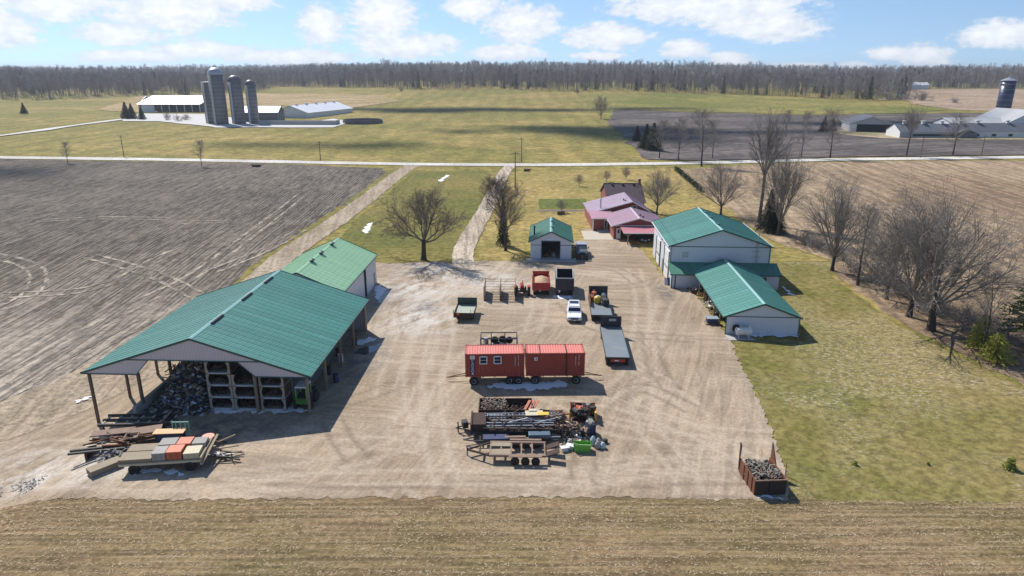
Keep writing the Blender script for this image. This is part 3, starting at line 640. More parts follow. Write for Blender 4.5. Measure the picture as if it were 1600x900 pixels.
# middle wing, gable to the yard
MB().extrude([(16.4-22,12.5,0),(28.4-22,12.5,0),(28.4-22,12.5,3.1),(25-22,12.5,4.95),(16.4-22,12.5,2.75)],(0,.2,0)).build('gable_wall',brick,t)
roof_slope(t,(15.9-22,11.9,2.65),(15.9-22,23.5,2.65),(25-22,11.9,5.1),lilac_roof,name='wing_roof_panel'); roof_slope(t,(28.9-22,11.9,2.95),(28.9-22,23.5,2.95),(25-22,11.9,5.1),garage_roof,name='wing_roof_panel')
b=MB(); b.bar((15.9-22,11.86,2.6),(25-22,11.86,5.05),.06,.2); b.bar((28.9-22,11.86,2.9),(25-22,11.86,5.05),.06,.2); b.build('rake_trim',white,t)
W(16.3,16.5,135.2,151,0,2.7,brick)
w_=W(25.0,25.9,140.36,140.46,3.35,4.05,glass,'window'); f=MB(); 
for p,q in (((24.9-22,12.34,3.28),(26-22,12.34,3.28)),((24.9-22,12.34,4.12),(26-22,12.34,4.12)),((24.95-22,12.34,3.28),(24.95-22,12.34,4.12)),((25.95-22,12.34,3.28),(25.95-22,12.34,4.12))): f.bar(p,q,.1)
f.build('window_frame',white,w_)
for k in range(3): MB().box((23.6-22+.25*k,15.2-k*.8,4.95-.1*k),(.25,.25,.3)).build('roof_pipe',dark,t)
MB().lathe([(.16,2.9),(.16,5.4),(.22,5.4),(.05,5.6)],10,(18.6-22,13.6,0)).build('flue_pipe',steel,t)
# brick wing front with hipped roof
W(16.4,20.2,134.9,140.5,0,2.7,brick)
roof_slope(t,(15.9-22,6.6,2.65),(20.6-22,6.6,2.65),(15.9-22,12.0,3.2),pink_roof,name='porch_roof_panel')
MB().add([(15.9-22,6.6,2.67),(15.9-22,12,2.67),(15.9-22,12,3.2)],[(0,1,2)]).build('porch_roof_cheek',pink_roof,t)
MB().bar((15.9-22,6.56,2.6),(20.6-22,6.56,2.6),.05,.16).build('porch_fascia',white,t); MB().bar((16.35-22,6.85,0),(16.35-22,6.85,2.6),.18).build('corner_post',white,t)
d=W(18.6,19.7,134.82,134.9,.3,2.3,white,'patio_door')
for x in (18.85,19.4): MB().span(x-22-.2,x-22+.2,6.76,6.82,.45,2.15).build('door_glass',glass,d)
W(17.2,20.0,133.4,134.9,0,.3,conc,'step')
# garage block
gable_roof(t,19.0-22,29.6-22,24.3-22,-.4,10.4,2.65,4.15,garage_roof,fascia=white,cap=lilac_roof)
b=MB().extrude([(19.5-22,0,0),(20.9-22,0,0),(20.9-22,0,2.3),(28.2-22,0,2.3),(28.2-22,0,0),(29.1-22,0,0),(29.1-22,0,2.7),(24.3-22,0,4.0),(19.5-22,0,2.7)],(0,.2,0)); b.build('garage_wall',brick,t)
W(19.5,19.7,128.2,138.2,0,2.65,brick,'garage_side'); W(28.9,29.1,128.2,138.2,0,2.65,brick,'garage_side'); W(19.7,28.9,137.9,138.1,0,2.65,brick,'garage_back')
MB().bar((19.2-22,-.05,2.68),(29.4-22,-.05,2.68),.05,.12).build('garage_band',white,t)
d=W(20.0,20.8,127.9,127.98,.1,2.15,white,'house_door'); MB().span(20.2-22,20.6-22,-.13,-.1,1.2,1.9).build('door_glass',glass,d)
for k in range(2): MB().box((25.0-22+.35*k,3.2-1.2*k,4.05-.1*k),(.3,.3,.3)).build('roof_pipe',dark,t)
# carport in front
roof_slope(t,(20.6-22,-4.8,2.3),(28.2-22,-4.8,2.3),(20.6-22,-.1,2.62),mat('rose_roof_metal',(.50,.20,.235),.4,var=.1,scale=.6,rnd=.08),name='carport_panel')
MB().bar((20.6-22,-4.84,2.25),(28.2-22,-4.84,2.25),.06,.16).build('carport_fascia',white,t)
for x in (21.5,27.6):
    p=MB().bar((x-22,-4.5,0),(x-22,-4.5,2.2),.2).build('carport_post',wood,t); b=MB(); b.bar((x-22,-4.5,1.5),(x-22+.6,-4.5,2.2),.12); b.bar((x-22,-4.5,1.5),(x-22-.6,-4.5,2.2),.12); b.build('brace',wood,p)
W(13.9,19.4,127.2,134.8,0,.10,mat('apron_concrete',(.48,.42,.34),.9,var=.1,scale=.8),'concrete_apron')

# ------------------------------------------------------------------ far farm on the left
def silo(name, label, px, py, r, h, m, capm, dome=True, streak=True):
    x, y = P(px, py); t = thing(name, label, 'silo', (x, y, gz(x, y)), 0, 'silos of the far farm')
    MB().lathe([(r,0),(r,h)], 24).build('barrel', m, t, smooth=True)
    for k in range(1, int(h/2.2)): MB().lathe([(r+.05,k*2.2),(r+.05,k*2.2+.12)], 24).build('hoop', steel, t)
    if dome: MB().lathe([(r+.12,h-.1),(r+.1,h+.4)]+[(r*math.cos(a), h+.4+r*.85*math.sin(a)) for a in (.3,.6,.9,1.2,1.5)]+[(.01,h+.4+r*.87)], 24).build('dome', capm, t, smooth=True)
    else: MB().lathe([(r+.1,h),(r+.1,h+.3),(.01,h+.5)], 24).build('roof', capm, t)
    a = -1.9
    MB().box(((r+.35)*math.cos(a),(r+.35)*math.sin(a),h*.5),(.9,.7,h)).build('chute', mat('silo_chute',(.52,.53,.55),.6), t)
    return t
stave = mat('silo_concrete', (.20,.19,.195), .9, var=.25, scale=.5, dirt=(.10,.095,.10), dirt_amt=.6)
silo('concrete_silo', 'shortest flat topped silo at left of the far silos', 334, 193, 4.3, 24, stave, white_roof, False)
silo('concrete_silo', 'tallest far silo with bright steel dome', 346, 194.5, 4.3, 28.5, stave, steel)
silo('concrete_silo', 'dark domed silo second tallest beside the tallest silo', 374, 194, 3.9, 24.5, stave, grey_roof)
silo('concrete_silo', 'thin dark domed silo at right of the far silos', 397.5, 193.5, 3.1, 22.5, stave, grey_roof)
x0, y0 = P(218, 175.5); x1, y1 = P(312, 175.5)
L_ = x1-x0
t = thing('machine_barn', 'long white roofed barn with open bays beside the far silos', 'barn', (x0, y0, gz(x0, y0)-.3), 0)
roof_slope(t, (-1,-1,6.4), (L_+1,-1,6.4), (-1+6,13,12.0), white_roof, 3.0); roof_slope(t, (-1,27,6.4), (L_+1,27,6.4), (-1+6,13,12.0), white_roof, 3.0)
MB().extrude([(L_,0,0),(L_,26,0),(L_,26,6.3),(L_,13,11.8),(L_,0,6.3)],(-.3,0,0)).build('end_wall', mat('barn_boards',(.14,.135,.15),.9,var=.2), t); MB().extrude([(0,0,0),(0,26,0),(0,26,6.3),(0,13,11.8),(0,0,6.3)],(.3,0,0)).build('end_wall', white, t)
MB().span(0,L_,14,14.3,0,6.3).build('inner_wall', mat('barn_boards',(.14,.135,.15)), t); MB().span(2,11,0,.3,0,5.6).build('white_door', white, t)
for i in range(9): MB().bar((L_*i/8,.1,0),(L_*i/8,.1,6.4),.5).build('bay_post', white, t)
MB().bar((0,0,6.1),(L_,0,6.1),.4,.5).build('header', white, t)
def far_barn(name, label, x, y, w, d, e, r, rm, wm, rz=0, along='y', pw=3.0, vents=0):
    t = thing(name, label, 'barn', (x, y, gz(x, y)-.2), rz)
    if along == 'y':
        gable_roof(t, -w/2-.5, w/2+.5, 0, -.5, d+.5, e, r, rm, w=pw, fascia=white, cap=rm); gable_wall(t, -w/2, w/2, 0, 0, e, r-.2, wm, name='end_wall'); gable_wall(t, -w/2, w/2, 0, d-.2, e, r-.2, wm, name='end_wall')
        for q in (-w/2, w/2-.2): MB().span(q, q+.2, .2, d-.2, 0, e).build('side_wall', wm, t)
        for k in range(vents): MB().box((0,d*(k+.6)/vents,r+.4),(1.6,1.6,1.1)).build('ridge_ventilator', white, t)
    else:
        roof_slope(t, (-.5,-.5,e), (w+.5,-.5,e), (-.5,d/2,r), rm, pw); roof_slope(t, (-.5,d+.5,e), (w+.5,d+.5,e), (-.5,d/2,r), rm, pw)
        for q in (0, w-.2): MB().extrude([(q,0,0),(q,d,0),(q,d,e),(q,d/2,r-.2),(q,0,e)],(.2,0,0)).build('end_wall', wm, t)
        MB().span(.2,w-.2,0,.2,0,e).build('side_wall', wm, t); MB().span(.2,w-.2,d-.2,d,0,e).build('side_wall', wm, t)
        for k in range(vents): 
            v = MB().box((w*(k+.5)/vents,d/2,r+.5),(1.3,1.3,1.2)).build('ridge_ventilator', white, t); MB().box((w*(k+.5)/vents,d/2,r+1.2),(1.9,1.9,.2)).build('ventilator_cap', white, v)
    return t
barnwood = mat('barn_boards',(.14,.135,.15))
x, y = P(431, 191); t = far_barn('stave_barn', 'small grey boarded barn with white roof right of the far silos', x-26, y, 27, 17, 6.0, 9.5, white_roof, barnwood, R(4), 'x')
for k in range(4): MB().bar((26.9,2+k*4.2,0),(26.9,2+k*4.2,6),.4).build('white_batten', white, t)
x, y = P(455, 184); t = far_barn('dairy_barn', 'wide low white roofed dairy barn with five ridge vents', x, y, 26, 62, 3.6, 8.2, white_roof, white, R(-16), 'y', 4, 5)
x, y = P(470, 195)
b = MB(); b.lathe([(12,0),(12,2.2),(11.6,2.2),(11.6,.1)], 28, (34,14,0)); 
t = b.build('manure_ring', mat('ring_concrete',(.13,.13,.14),.9), None, (x, y, gz(x,y)), smooth=False); tag(t, 'round dark concrete manure store at far farm', 'manure store')
tag(MB().span(-22,24,0,.5,0,3.0).span(23.5,24,.5,9,0,3.0).build('bunker_wall', conc, None, (x-2, y-4, gz(x,y)-.2), R(-2)), 'long pale concrete bunker wall in front of dairy barn', 'wall')
# ------------------------------------------------------------------ far farm on the right
x, y = P(1327, 207); t = far_barn('cattle_barn', 'dark roofed barn with wide black opening at the right farm', x+11, y, 20, 22, 4.6, 8.4, grey_roof, grey_siding, R(-14), 'y', 2)
MB().span(-7,9.6,-.25,-.02,.1,4.3).build('barn_opening', dark, t); MB().span(-10,-7,-.2,-.02,0,4.5).build('pale_wall', white, t)
x, y = P(1402, 215.5); t = far_barn('long_cow_barn', 'long low grey roofed cow barn with white vents at right farm', x, y-2, 36, 13, 3.3, 6.6, grey_roof, grey_siding, R(-1), 'x', 2, 4)
MB().extrude([(-.22,0,0),(-.22,13,0),(-.22,13,3.3),(-.22,6.5,6.3),(-.22,0,3.3)],(.2,0,0)).build('white_gable', white, t)
MB().span(6,30,-.12,-.02,1.2,2.2).build('window_band', glass, t); MB().bar((0,-.2,3.2),(36,-.2,3.2),.3,.3).build('eave', white, t)
x, y = P(1487, 216); t = far_barn('milk_house_barn', 'second low cow barn in front of the blue silo', x+8, y, 44, 13, 3.3, 6.8, grey_roof, white, R(1), 'x', 2, 3)
for k in range(5): MB().span(3+k*8,5+k*8,-.1,-.02,1,2.2).build('barn_window', glass, t)
MB().extrude([(-8,-3,0),(2,-3,0),(2,-3,2.8),(-3,-3,4.6),(-8,-3,2.8)],(0,8,0)).build('porch', grey_roof, t)
x, y = P(1500, 205); far_barn('white_roofed_barn', 'white roofed barn behind the low cow barns', x+2, y+12, 40, 16, 3.6, 6.0, mat('pale_grey_roof',(.42,.42,.43),.6,rnd=.1), white, 0, 'x', 2.5)
x, y = P(1600, 208); far_barn('broad_barn', 'broad pale roofed barn at right edge below blue silo', x+19, y+22, 26, 26, 4.2, 10.5, mat('pale_grey_roof',(.42,.42,.43),.6,rnd=.1), white, R(6), 'y', 2.5)
x, y = P(1562, 196); r = 3.8; h = 25
t = thing('blue_silo', 'dark blue banded steel silo with white cap at the right farm', 'silo', (x, y, gz(x,y)))
MB().lathe([(r,0),(r,h)], 28).build('barrel', mat('blue_enamel',(.028,.035,.075),.35,var=.15,scale=.3), t, smooth=True)
for k in range(1, 9): MB().lathe([(r+.04,k*2.9),(r+.04,k*2.9+.10)], 28).build('band', steel, t)
MB().lathe([(r+.3,h),(r+.3,h+.4),(.6,h+1.8),(.6,h+2.3),(.01,h+2.5)], 28).build('cap', steel, t); MB().lathe([(r+.5,h-1.6),(r+.5,h-1.5)], 28).build('catwalk', steel, t)
# ------------------------------------------------------------------ things on the yard
rust = mat('rust', (.16,.06,.03), .9, var=.4, scale=4, dirt=(.25,.12,.06))
rust_dark = mat('dark_rust', (.055,.032,.025), .9, var=.4, scale=4, dirt=(.13,.06,.035), dirt_amt=.5)
tan_rust = mat('dusty_rust', (.24,.165,.125), .9, var=.3, scale=2, dirt=(.17,.09,.06), dirt_amt=.5)
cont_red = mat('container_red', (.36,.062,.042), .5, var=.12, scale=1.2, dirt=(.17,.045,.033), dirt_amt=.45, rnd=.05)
cont_sunlit = mat('sunlit_container_red', (.62,.19,.15), .5, var=.08, scale=1.2, dirt=(.5,.16,.12), dirt_amt=.4)  # container roofs: sunlight painted in as a lighter copy of the red
red = mat('red_paint', (.42,.03,.022), .45, var=.12, scale=2, dirt=(.25,.06,.04))
blue_black = mat('blue_black_paint', (.016,.021,.038), .45, var=.2, scale=2, dirt=(.07,.06,.055), dirt_amt=.3)
orange = mat('orange_paint', (.50,.125,.055), .6, var=.15, scale=2, dirt=(.33,.12,.07))
yellow = mat('yellow_plastic', (.68,.46,.06), .45, var=.1, scale=2)
green = mat('bright_green_plastic', (.13,.42,.05), .45, var=.1, scale=2, dirt=(.25,.40,.15), dirt_amt=.3)
mint = mat('mint_paint', (.22,.50,.38), .6, var=.1)
steel_deck = mat('grey_steel_deck', (.20,.225,.245), .5, .2, var=.15, scale=1.2, dirt=(.30,.29,.27), dirt_amt=.6)
iron = mat('black_iron', (.028,.027,.027), .7, var=.3, scale=3, dirt=(.10,.07,.05), dirt_amt=.3)
cream = mat('cream_paint', (.55,.48,.34), .7, var=.1, scale=2, dirt=(.35,.28,.2))
grey_plastic = mat('grey_concrete_block', (.36,.345,.315), .9, var=.15, scale=2, dirt=(.25,.23,.2), rnd=.15)
board = mat('old_board', (.30,.245,.175), .9, var=.2, scale=1.5, dirt=(.22,.18,.13), rnd=.15)
dull = mat('dull_scrap', (.20,.18,.155), .8, var=.4, scale=5)
alu = mat('aluminium', (.55,.57,.60), .35, .7, var=.08, scale=2)
sand = mat('sand_load', (.44,.30,.19), .95, var=.15, scale=3, bump=.4)
glow_orange = mat('reflector_orange', (.85,.16,.03), .5, var=.05)
navy = mat('navy_paint', (.02,.035,.11), .5, var=.2, scale=2)
def wheel(parent, x, y, r, w, axis='x', rim=white, name='wheel', z=None):
    z = r if z is None else z
    o = MB().lathe([(r*.55,-w/2),(r*.9,-w/2),(r,-w*.32),(r,w*.32),(r*.9,w/2),(r*.55,w/2)], 18, (0,0,0), axis).build(name, black, parent, (x,y,z), smooth=False)
    MB().lathe([(.02,-w*.42),(r*.30,-w*.42),(r*.34,-w*.5),(r*.56,-w*.5),(r*.56,w*.5),(r*.34,w*.5),(r*.30,w*.42),(.02,w*.42)], 14, (0,0,0), axis).build('rim', rim, o)
    return o
def text_on(parent, body, size, loc, rot, m, name='lettering', ext=.008):
    cu = bpy.data.curves.new(name, 'FONT'); cu.body = body; cu.size = size; cu.extrude = ext; cu.align_x = 'CENTER'; cu.align_y = 'CENTER'; cu.space_line = .82
    o = bpy.data.objects.new(name, cu); COL.objects.link(o); bpy.context.view_layer.update()
    me = bpy.data.meshes.new_from_object(o); bpy.data.objects.remove(o); me.materials.append(m)
    q = bpy.data.objects.new(name, me); COL.objects.link(q); q.parent = parent; q.location = loc; q.rotation_euler = rot; return q
def scatter(n, seed, fx, size, kinds='bars'):
    """loose pieces: fx() gives a point, size the range of lengths"""
    random.seed(seed); b = MB()
    for _ in range(n):
        p = Vector(fx()); l = random.uniform(*size); a = random.uniform(0, 6.28); e = random.uniform(-.6, .6)
        if kinds == 'bars': d = Vector((math.cos(a)*math.cos(e), math.sin(a)*math.cos(e), math.sin(e)))*l/2; b.bar(p-d, p+d, random.uniform(.04,.12), random.uniform(.03,.10))
        else: b.box(p, (l, l*random.uniform(.3,.8), l*random.uniform(.15,.5)), a, e, random.uniform(-.5,.5))
    return b

# --- scrap heap and crates under the open shed
t = thing('firewood_heap', 'dark heap of split wood and scrap filling the open shed', 'wood heap', (*shed_pt(0,0), 0), R(-2.4))
random.seed(3)
def hz(x, y): return 4.9*float(ss(-.6,4.5,y))*float(ss(-5.9,-2.2,x))*(1-.75*float(ss(-1.0,1.0,x)))*(1+.12*math.sin(x*2.1+y*1.3))
X = np.linspace(-5.55, .6, 16); Y = np.linspace(-.4, 16, 24)
m_ = MB().add([(x, y, max(.05, hz(x,y)-.25)) for y in Y for x in X], [(j*16+i, j*16+i+1, (j+1)*16+i+1, (j+1)*16+i) for j in range(23) for i in range(15)]); m_.build('heap_core', iron, t)
def onheap():
    while True:
        x = random.uniform(-5.5,.55); y = random.uniform(-.5,8)
        if random.random() < .35+.65*(y < 5): return (x, y, hz(x,y)+random.uniform(-.15,.12))
for nm, m, n, sd in (('dark_pieces', iron, 1300, 1), ('brown_pieces', wood, 560, 2), ('pale_pieces', mat('pale_scrap',(.50,.53,.58),.6,var=.2), 260, 3), ('blue_grey_pieces', mat('blue_grey_scrap',(.12,.15,.21),.6,var=.3), 260, 4)):
    scatter(n, sd, onheap, (.18,.6), 'box').build(nm, m, t, kind='stuff')
scatter(60, 9, lambda: (random.uniform(-5,.4), random.uniform(2,7), hz(0,4)*.8+random.uniform(0,.5)), (.8,1.9), 'bars').build('loose_boards', wood, t, kind='stuff')
bunk = mat('crate_steel', (.36,.31,.25), .7, var=.2, scale=2, dirt=(.22,.15,.10), dirt_amt=.5)
def stack_crate(x, y, z, label):
    px, py = shed_pt(x, y); t = thing('stacking_crate', label, 'crate', (px, py, z), R(-2.4), 'crates stacked under the open shed')
    prof = [(0,0),(.46,0),(.26,.28),(.17,.62),(.22,.95),(.36,1.2),(0,1.2)]
    for yy in (0, 2.0):
        MB().extrude([(a, yy, b) for a, b in prof], (0,.09,0)).build('end_plate', bunk, t); MB().extrude([(2.36-a, yy, b) for a, b in prof], (0,.09,0)).build('end_plate', bunk, t)
    MB().span(.02,2.34,0,2.1,.0,.08).build('floor', bunk, t)
    MB().span(.3,2.06,-.03,.22,.08,.11).build('snow_dusting', snow, t)
    MB().span(.02,.06,.1,2.0,.1,1.18).build('side_panel', iron, t); MB().span(2.30,2.34,.1,2.0,.1,1.18).build('side_panel', iron, t); MB().span(.06,2.3,1.95,2.0,.1,1.18).build('back_panel', iron, t)
    scatter(14, int(x*10+z*7), lambda: (random.uniform(.5,1.9), random.uniform(.6,1.6), random.uniform(.15,.5)), (.3,.8), 'box').build('contents', rust_dark, t, kind='stuff')
cn = ['column nearest the wood heap', 'middle column', 'column nearest the green machine']; rn = ['bottom', 'second', 'third', 'top fourth']
for i in range(3):
    for k in range((4, 3, 3)[i]): stack_crate(.72+2.42*i+(.12 if i == 2 else 0), .55, .12+1.24*k, 'steel stacking crate, %s of the %s' % (rn[k]+' one up' if k else 'lowest', cn[i]))
px, py = shed_pt(9.45, 1.0)
t = thing('green_machine', 'green farm machine with white canopy beside the shed corner post', 'machine', (px, py, 0), R(-2.4))
MB().span(-.6,.6,0,2.6,.6,1.3).build('body', iron, t, bevel=.06); MB().span(-.55,.55,-.1,1.4,2.35,2.5).build('canopy', white, t, bevel=.04)
for x in (-.5,.5):
    for y in (0,1.3): MB().bar((x,y,1.2),(x,y,2.4),.08).build('canopy_post', green, t)
for k in range(4): MB().bar((-.55,-.1,.75+.14*k),(.55,-.1,.75+.14*k),.05).build('grille_bar', green, t)
for x in (-.7,.7): wheel(t, x, 2.0, .6, .35, 'x', iron); wheel(t, x, .3, .4, .28, 'x', iron)
for i, (x, y) in enumerate([(10.9,7.2),(9.6,9.0),(9.9,12.4),(9.2,14),(10.2,17.2)]):
    px, py = shed_pt(x, y); m = [navy, iron, white, rust_dark, iron][i]
    l = ['navy drum beside the second right post', 'black drum in shade behind second right post', 'white drum between the right posts of the open shed', 'rusty drum beside the white drum', 'black drum beside the fourth right post'][i]
    t = thing('steel_drum', l, 'drum', (px, py, .07), 0, 'drums along the open shed'); MB().lathe([(.29,0),(.29,.29),(.31,.31),(.29,.33),(.29,.58),(.31,.6),(.29,.62),(.29,.9),(.25,.9),(.25,.87)], 16).build('barrel', m, t, smooth=False); MB().lathe([(.04,.87),(.04,.93)], 8, (.15,0,0)).build('bung', steel, t)

# --- red containers on wagon gear
def container(name, label, loc, rz, L, seed):
    t = thing(name, label, 'container', loc, rz, 'red containers on wagons'); z0, z1, w = 1.0, 3.55, 2.44
    n = 22; pts = []
    for i in range(n):
        a = .1+(L-.2)*i/n; d = (L-.2)/n
        pts += [(a, 0), (a+d*.35, 0), (a+d*.5, .05), (a+d*.85, .05)]
    pts.append((L-.1, 0))
    for y, s_ in ((0.03, 1), (w-.03, -1)):
        b = MB(); v = [(x, y+s_*q, z0+.12) for x, q in pts]+[(x, y+s_*q, z1-.12) for x, q in pts]; k = len(pts)
        b.add(v, [(i, i+1, k+i+1, k+i) for i in range(k-1)]); b.build('side_wall', cont_red, t)
    b = MB(); v = [(x, .08, z1-.03-q*.7) for x, q in pts]+[(x, w-.08, z1-.03-q*.7) for x, q in pts]; k = len(pts); b.add(v, [(i, i+1, k+i+1, k+i) for i in range(k-1)]); b.build('roof', cont_sunlit, t)
    for x in (0, L-.14):
        for y in (0, w-.14):
            p = MB().span(x, x+.14, y, y+.14, z0, z1).build('corner_post', cont_red, t)
            for z in (z0-.02, z1-.1): MB().span(x-.01, x+.16, y-.01, y+.16, z, z+.12).build('corner_casting', cont_red, p)
    for y in (0, w-.1):
        MB().span(.14, L-.14, y, y+.1, z1-.13, z1-.02).build('top_rail', cont_red, t); MB().span(.14, L-.14, y, y+.1, z0, z0+.14).build('bottom_rail', cont_red, t)
    for x in (.03, L-.09): MB().span(x, x+.06, .14, w-.14, z0+.05, z1-.05).build('end_wall', cont_red, t)
    MB().span(.1, L-.1, .1, w-.1, z0+.02, z0+.1).build('floor', wood, t)
    for x in (.0, L-.14): MB().span(x, x+.14, .14, w-.14, z1-.13, z1-.02).build('top_end_rail', cont_red, t)
    return t
t = container('container_trailer', 'red container on wagon with two white framed windows', (-4.78, 63.95, 0), R(2.2), 6.06, 1)
def win(x):
    g = MB().span(x, x+.62, -.07, .0, 2.55, 3.22).build('window', glass, t); f = MB()
    for p, q in (((x-.08,-.08,2.5),(x+.70,-.08,2.5)),((x-.08,-.08,3.27),(x+.70,-.08,3.27)),((x-.05,-.08,2.45),(x-.05,-.08,3.32)),((x+.67,-.08,2.45),(x+.67,-.08,3.32))): f.bar(p, q, .12, .1)
    f.build('window_frame', white, g); MB().bar((x,-.085,2.88),(x+.62,-.085,2.88),.04).build('sash_bar', white, g)
win(1.55); win(3.0)
MB().extrude([(.52,-.045,3.3),(1.0,-.045,3.3),(1.0,-.045,1.45),(.76,-.045,1.12),(.52,-.045,1.45)],(0,.02,0)).build('blue_banner', navy, t)
MB().span(.52,1.0,-.06,-.046,2.98,3.38).build('banner_emblem', white, t); text_on(t, 'H', .3, (.76,-.075,3.18), (R(90),0,0), navy)
for i, ch_ in enumerate('CADAO'): text_on(t, ch_, .36, (.76,-.06,2.76-.28*i), (R(90),0,0), white)
MB().lathe([(.10,0),(.10,.02)],12,(.76,-.065,1.38),'y').build('banner_dot', white, t)
def codes(t, L):
    for i in range(9): MB().box((L-.95,-.03,3.15-.115*i),(.05,.02,.075)).build('stencil_mark', white, t)
    for i, h in enumerate((.16,.1,.1,.04,.13,.1)): MB().box((L-.62,-.03,3.25-.2*i),(.07,.02,h)).build('stencil_mark', white, t)
codes(t, 6.06)
def gear(t, xs, L, tongue):
    MB().span(.3, L-.3, .55, .72, .78, .98).build('frame_rail', cream, t); MB().span(.3, L-.3, 1.72, 1.89, .78, .98).build('frame_rail', cream, t)
    for i in range(5): MB().span(.5+(L-1.1)*i/4, .62+(L-1.1)*i/4, .1, 2.34, .86, 1.0).build('bolster', cream, t)
    for x in xs:
        MB().bar((x,.15,.48),(x,2.3,.48),.12).build('axle', iron, t)
        for y in (.12, 2.32): wheel(t, x, y, .47, .28, 'y', white)
    s_ = -1 if tongue < 0 else 1; x0 = 0 if s_ < 0 else L
    MB().path([(x0,.9,.75),(x0+s_*2.0,1.2,.45)], .045, 6).build('tongue', rust, t); MB().path([(x0,1.5,.75),(x0+s_*2.0,1.2,.45)], .045, 6).build('tongue', rust, t)
gear(t, [.85, 4.55, 5.45], 6.06, -1)
t = container('container_trailer', 'red container on wagon joined from sections with small decal', (1.42, 64.2, 0), R(.8), 6.04, 2)
gear(t, [.95, 5.2], 6.04, 1); codes(t, 6.04)
MB().span(4.1,4.22,-.06,.02,1.0,3.56).build('joint_strip', rust_dark, t); MB().span(1.4,1.46,.1,2.3,3.53,3.60).build('roof_joint', rust_dark, t); MB().span(4.1,4.2,.1,2.3,3.53,3.60).build('roof_joint', rust_dark, t)
MB().span(.85,1.2,-.05,-.03,2.75,3.1).build('decal', white, t); MB().extrude([(.95,-.055,2.84),(1.12,-.055,2.84),(1.12,-.055,3.04)],(0,.004,0)).build('decal_mark', iron, t)

# --- skid crate behind the containers
t = thing('skid_frame', 'dark steel frame crate of machinery behind the windowed container', 'crate', (-3.6, 72.6, 0), R(1))
for z in (.2, 1.0, 1.7):
    for a, b_ in (((0,0,z),(4.2,0,z)),((0,2.0,z),(4.2,2.0,z)),((0,0,z),(0,2.0,z)),((4.2,0,z),(4.2,2.0,z))): MB().bar(a, b_, .09).build('rail', blue_black, t)
for x in (0,1.2,2.8,4.2):
    for y in (0,2.0): MB().bar((x,y,0),(x,y,1.7),.1).build('upright', blue_black, t)
MB().span(0,4.2,-.02,.05,.2,1.0).build('side_sheet', blue_black, t); MB().span(.05,4.15,.05,1.95,.1,.22).build('deck', steel_deck, t)
for i, (x, y) in enumerate(((1.6,1.0),(2.5,1.2),(3.3,.9))): wheel(t, x, y, .42, .3, 'y', iron, 'spare_wheel', 1.2)
MB().lathe([(.3,.2),(.3,1.3),(.2,1.45)],14,(.6,1.0,0)).build('tank', alu, t); MB().box((2.2,1.0,.6),(1.6,1.2,.7)).build('engine_block', iron, t, bevel=.05)
for i in range(5): MB().box((1.7+.3*i,-.05,.62+.06*(i%2)),(.2,.02,.12+.06*(i%3)),0,0,.3*(i%2)).build('paint_mark', white, t)

# --- small tipping trailer with green headboard
t = thing('tipping_trailer', 'small trailer with green headboard and orange reflector', 'trailer', (-6.2, 82.7, 0), R(-3))
MB().span(-1.25,1.25,0,4.0,.85,1.0).build('deck', mat('pale_green_deck',(.34,.37,.30),.7,var=.15,scale=1.5,dirt=(.38,.33,.26)), t)
MB().span(-1.3,1.3,3.95,4.05,.9,2.0).build('headboard', mat('dark_green_paint',(.022,.06,.045),.5), t)
MB().span(-1.3,1.3,-.06,.0,.6,1.25).build('tailgate', rust_dark, t)
for x in (-1.28,1.28): MB().span(x-.03,x+.03,0,3.95,.85,1.2).build('side_board', rust_dark, t)
for x in (-1.32,-.9,.9,1.32): MB().bar((x,-.05,.6),(x,-.05,1.7),.05).build('stake', rust_dark, t)
MB().extrude([(-.95,-.09,.98),(-.55,-.09,.98),(-.75,-.09,1.36)],(0,.02,0)).build('reflector', glow_orange, t)
for x in (-.95,.95): wheel(t, x, 1.2, .42, .26, 'x', rust); wheel(t, x, 2.1, .42, .26, 'x', rust)
MB().bar((0,4.0,.8),(0,5.6,.6),.12).build('drawbar', iron, t); MB().span(-.6,.5,.3,1.6,.55,.7).build('tool_tray', alu, t)

# --- livestock pen panels
t = thing('pen_panels', 'rusty tube livestock pen of three side gates', 'pen', (-3.95, 91.0, 0), R(-1))
for x in (0, 2.25, 4.4):
    for y in (0, 4.6): MB().bar((x,y,0),(x,y,2.1),.08).build('post', rust_dark, t)
    for k in range(11): MB().bar((x,0,.2+.18*k),(x,4.6,.2+.18*k),.07).build('gate_rail', tan_rust, t)
    for k in range(5): MB().bar((x,.7+.8*k,.2),(x,.7+.8*k,2.0),.05).build('gate_upright', rust_dark, t)
for x in (0, 2.25):
    for k in range(5): MB().bar((x,.02,.25+.25*k),(x+2.2,.02,.25+.25*k),.06).build('front_rail', rust_dark, t); MB().bar((x,4.6,.3+.4*k),(x+2.2,4.6,.3+.4*k),.045).build('back_rail', tan_rust, t)

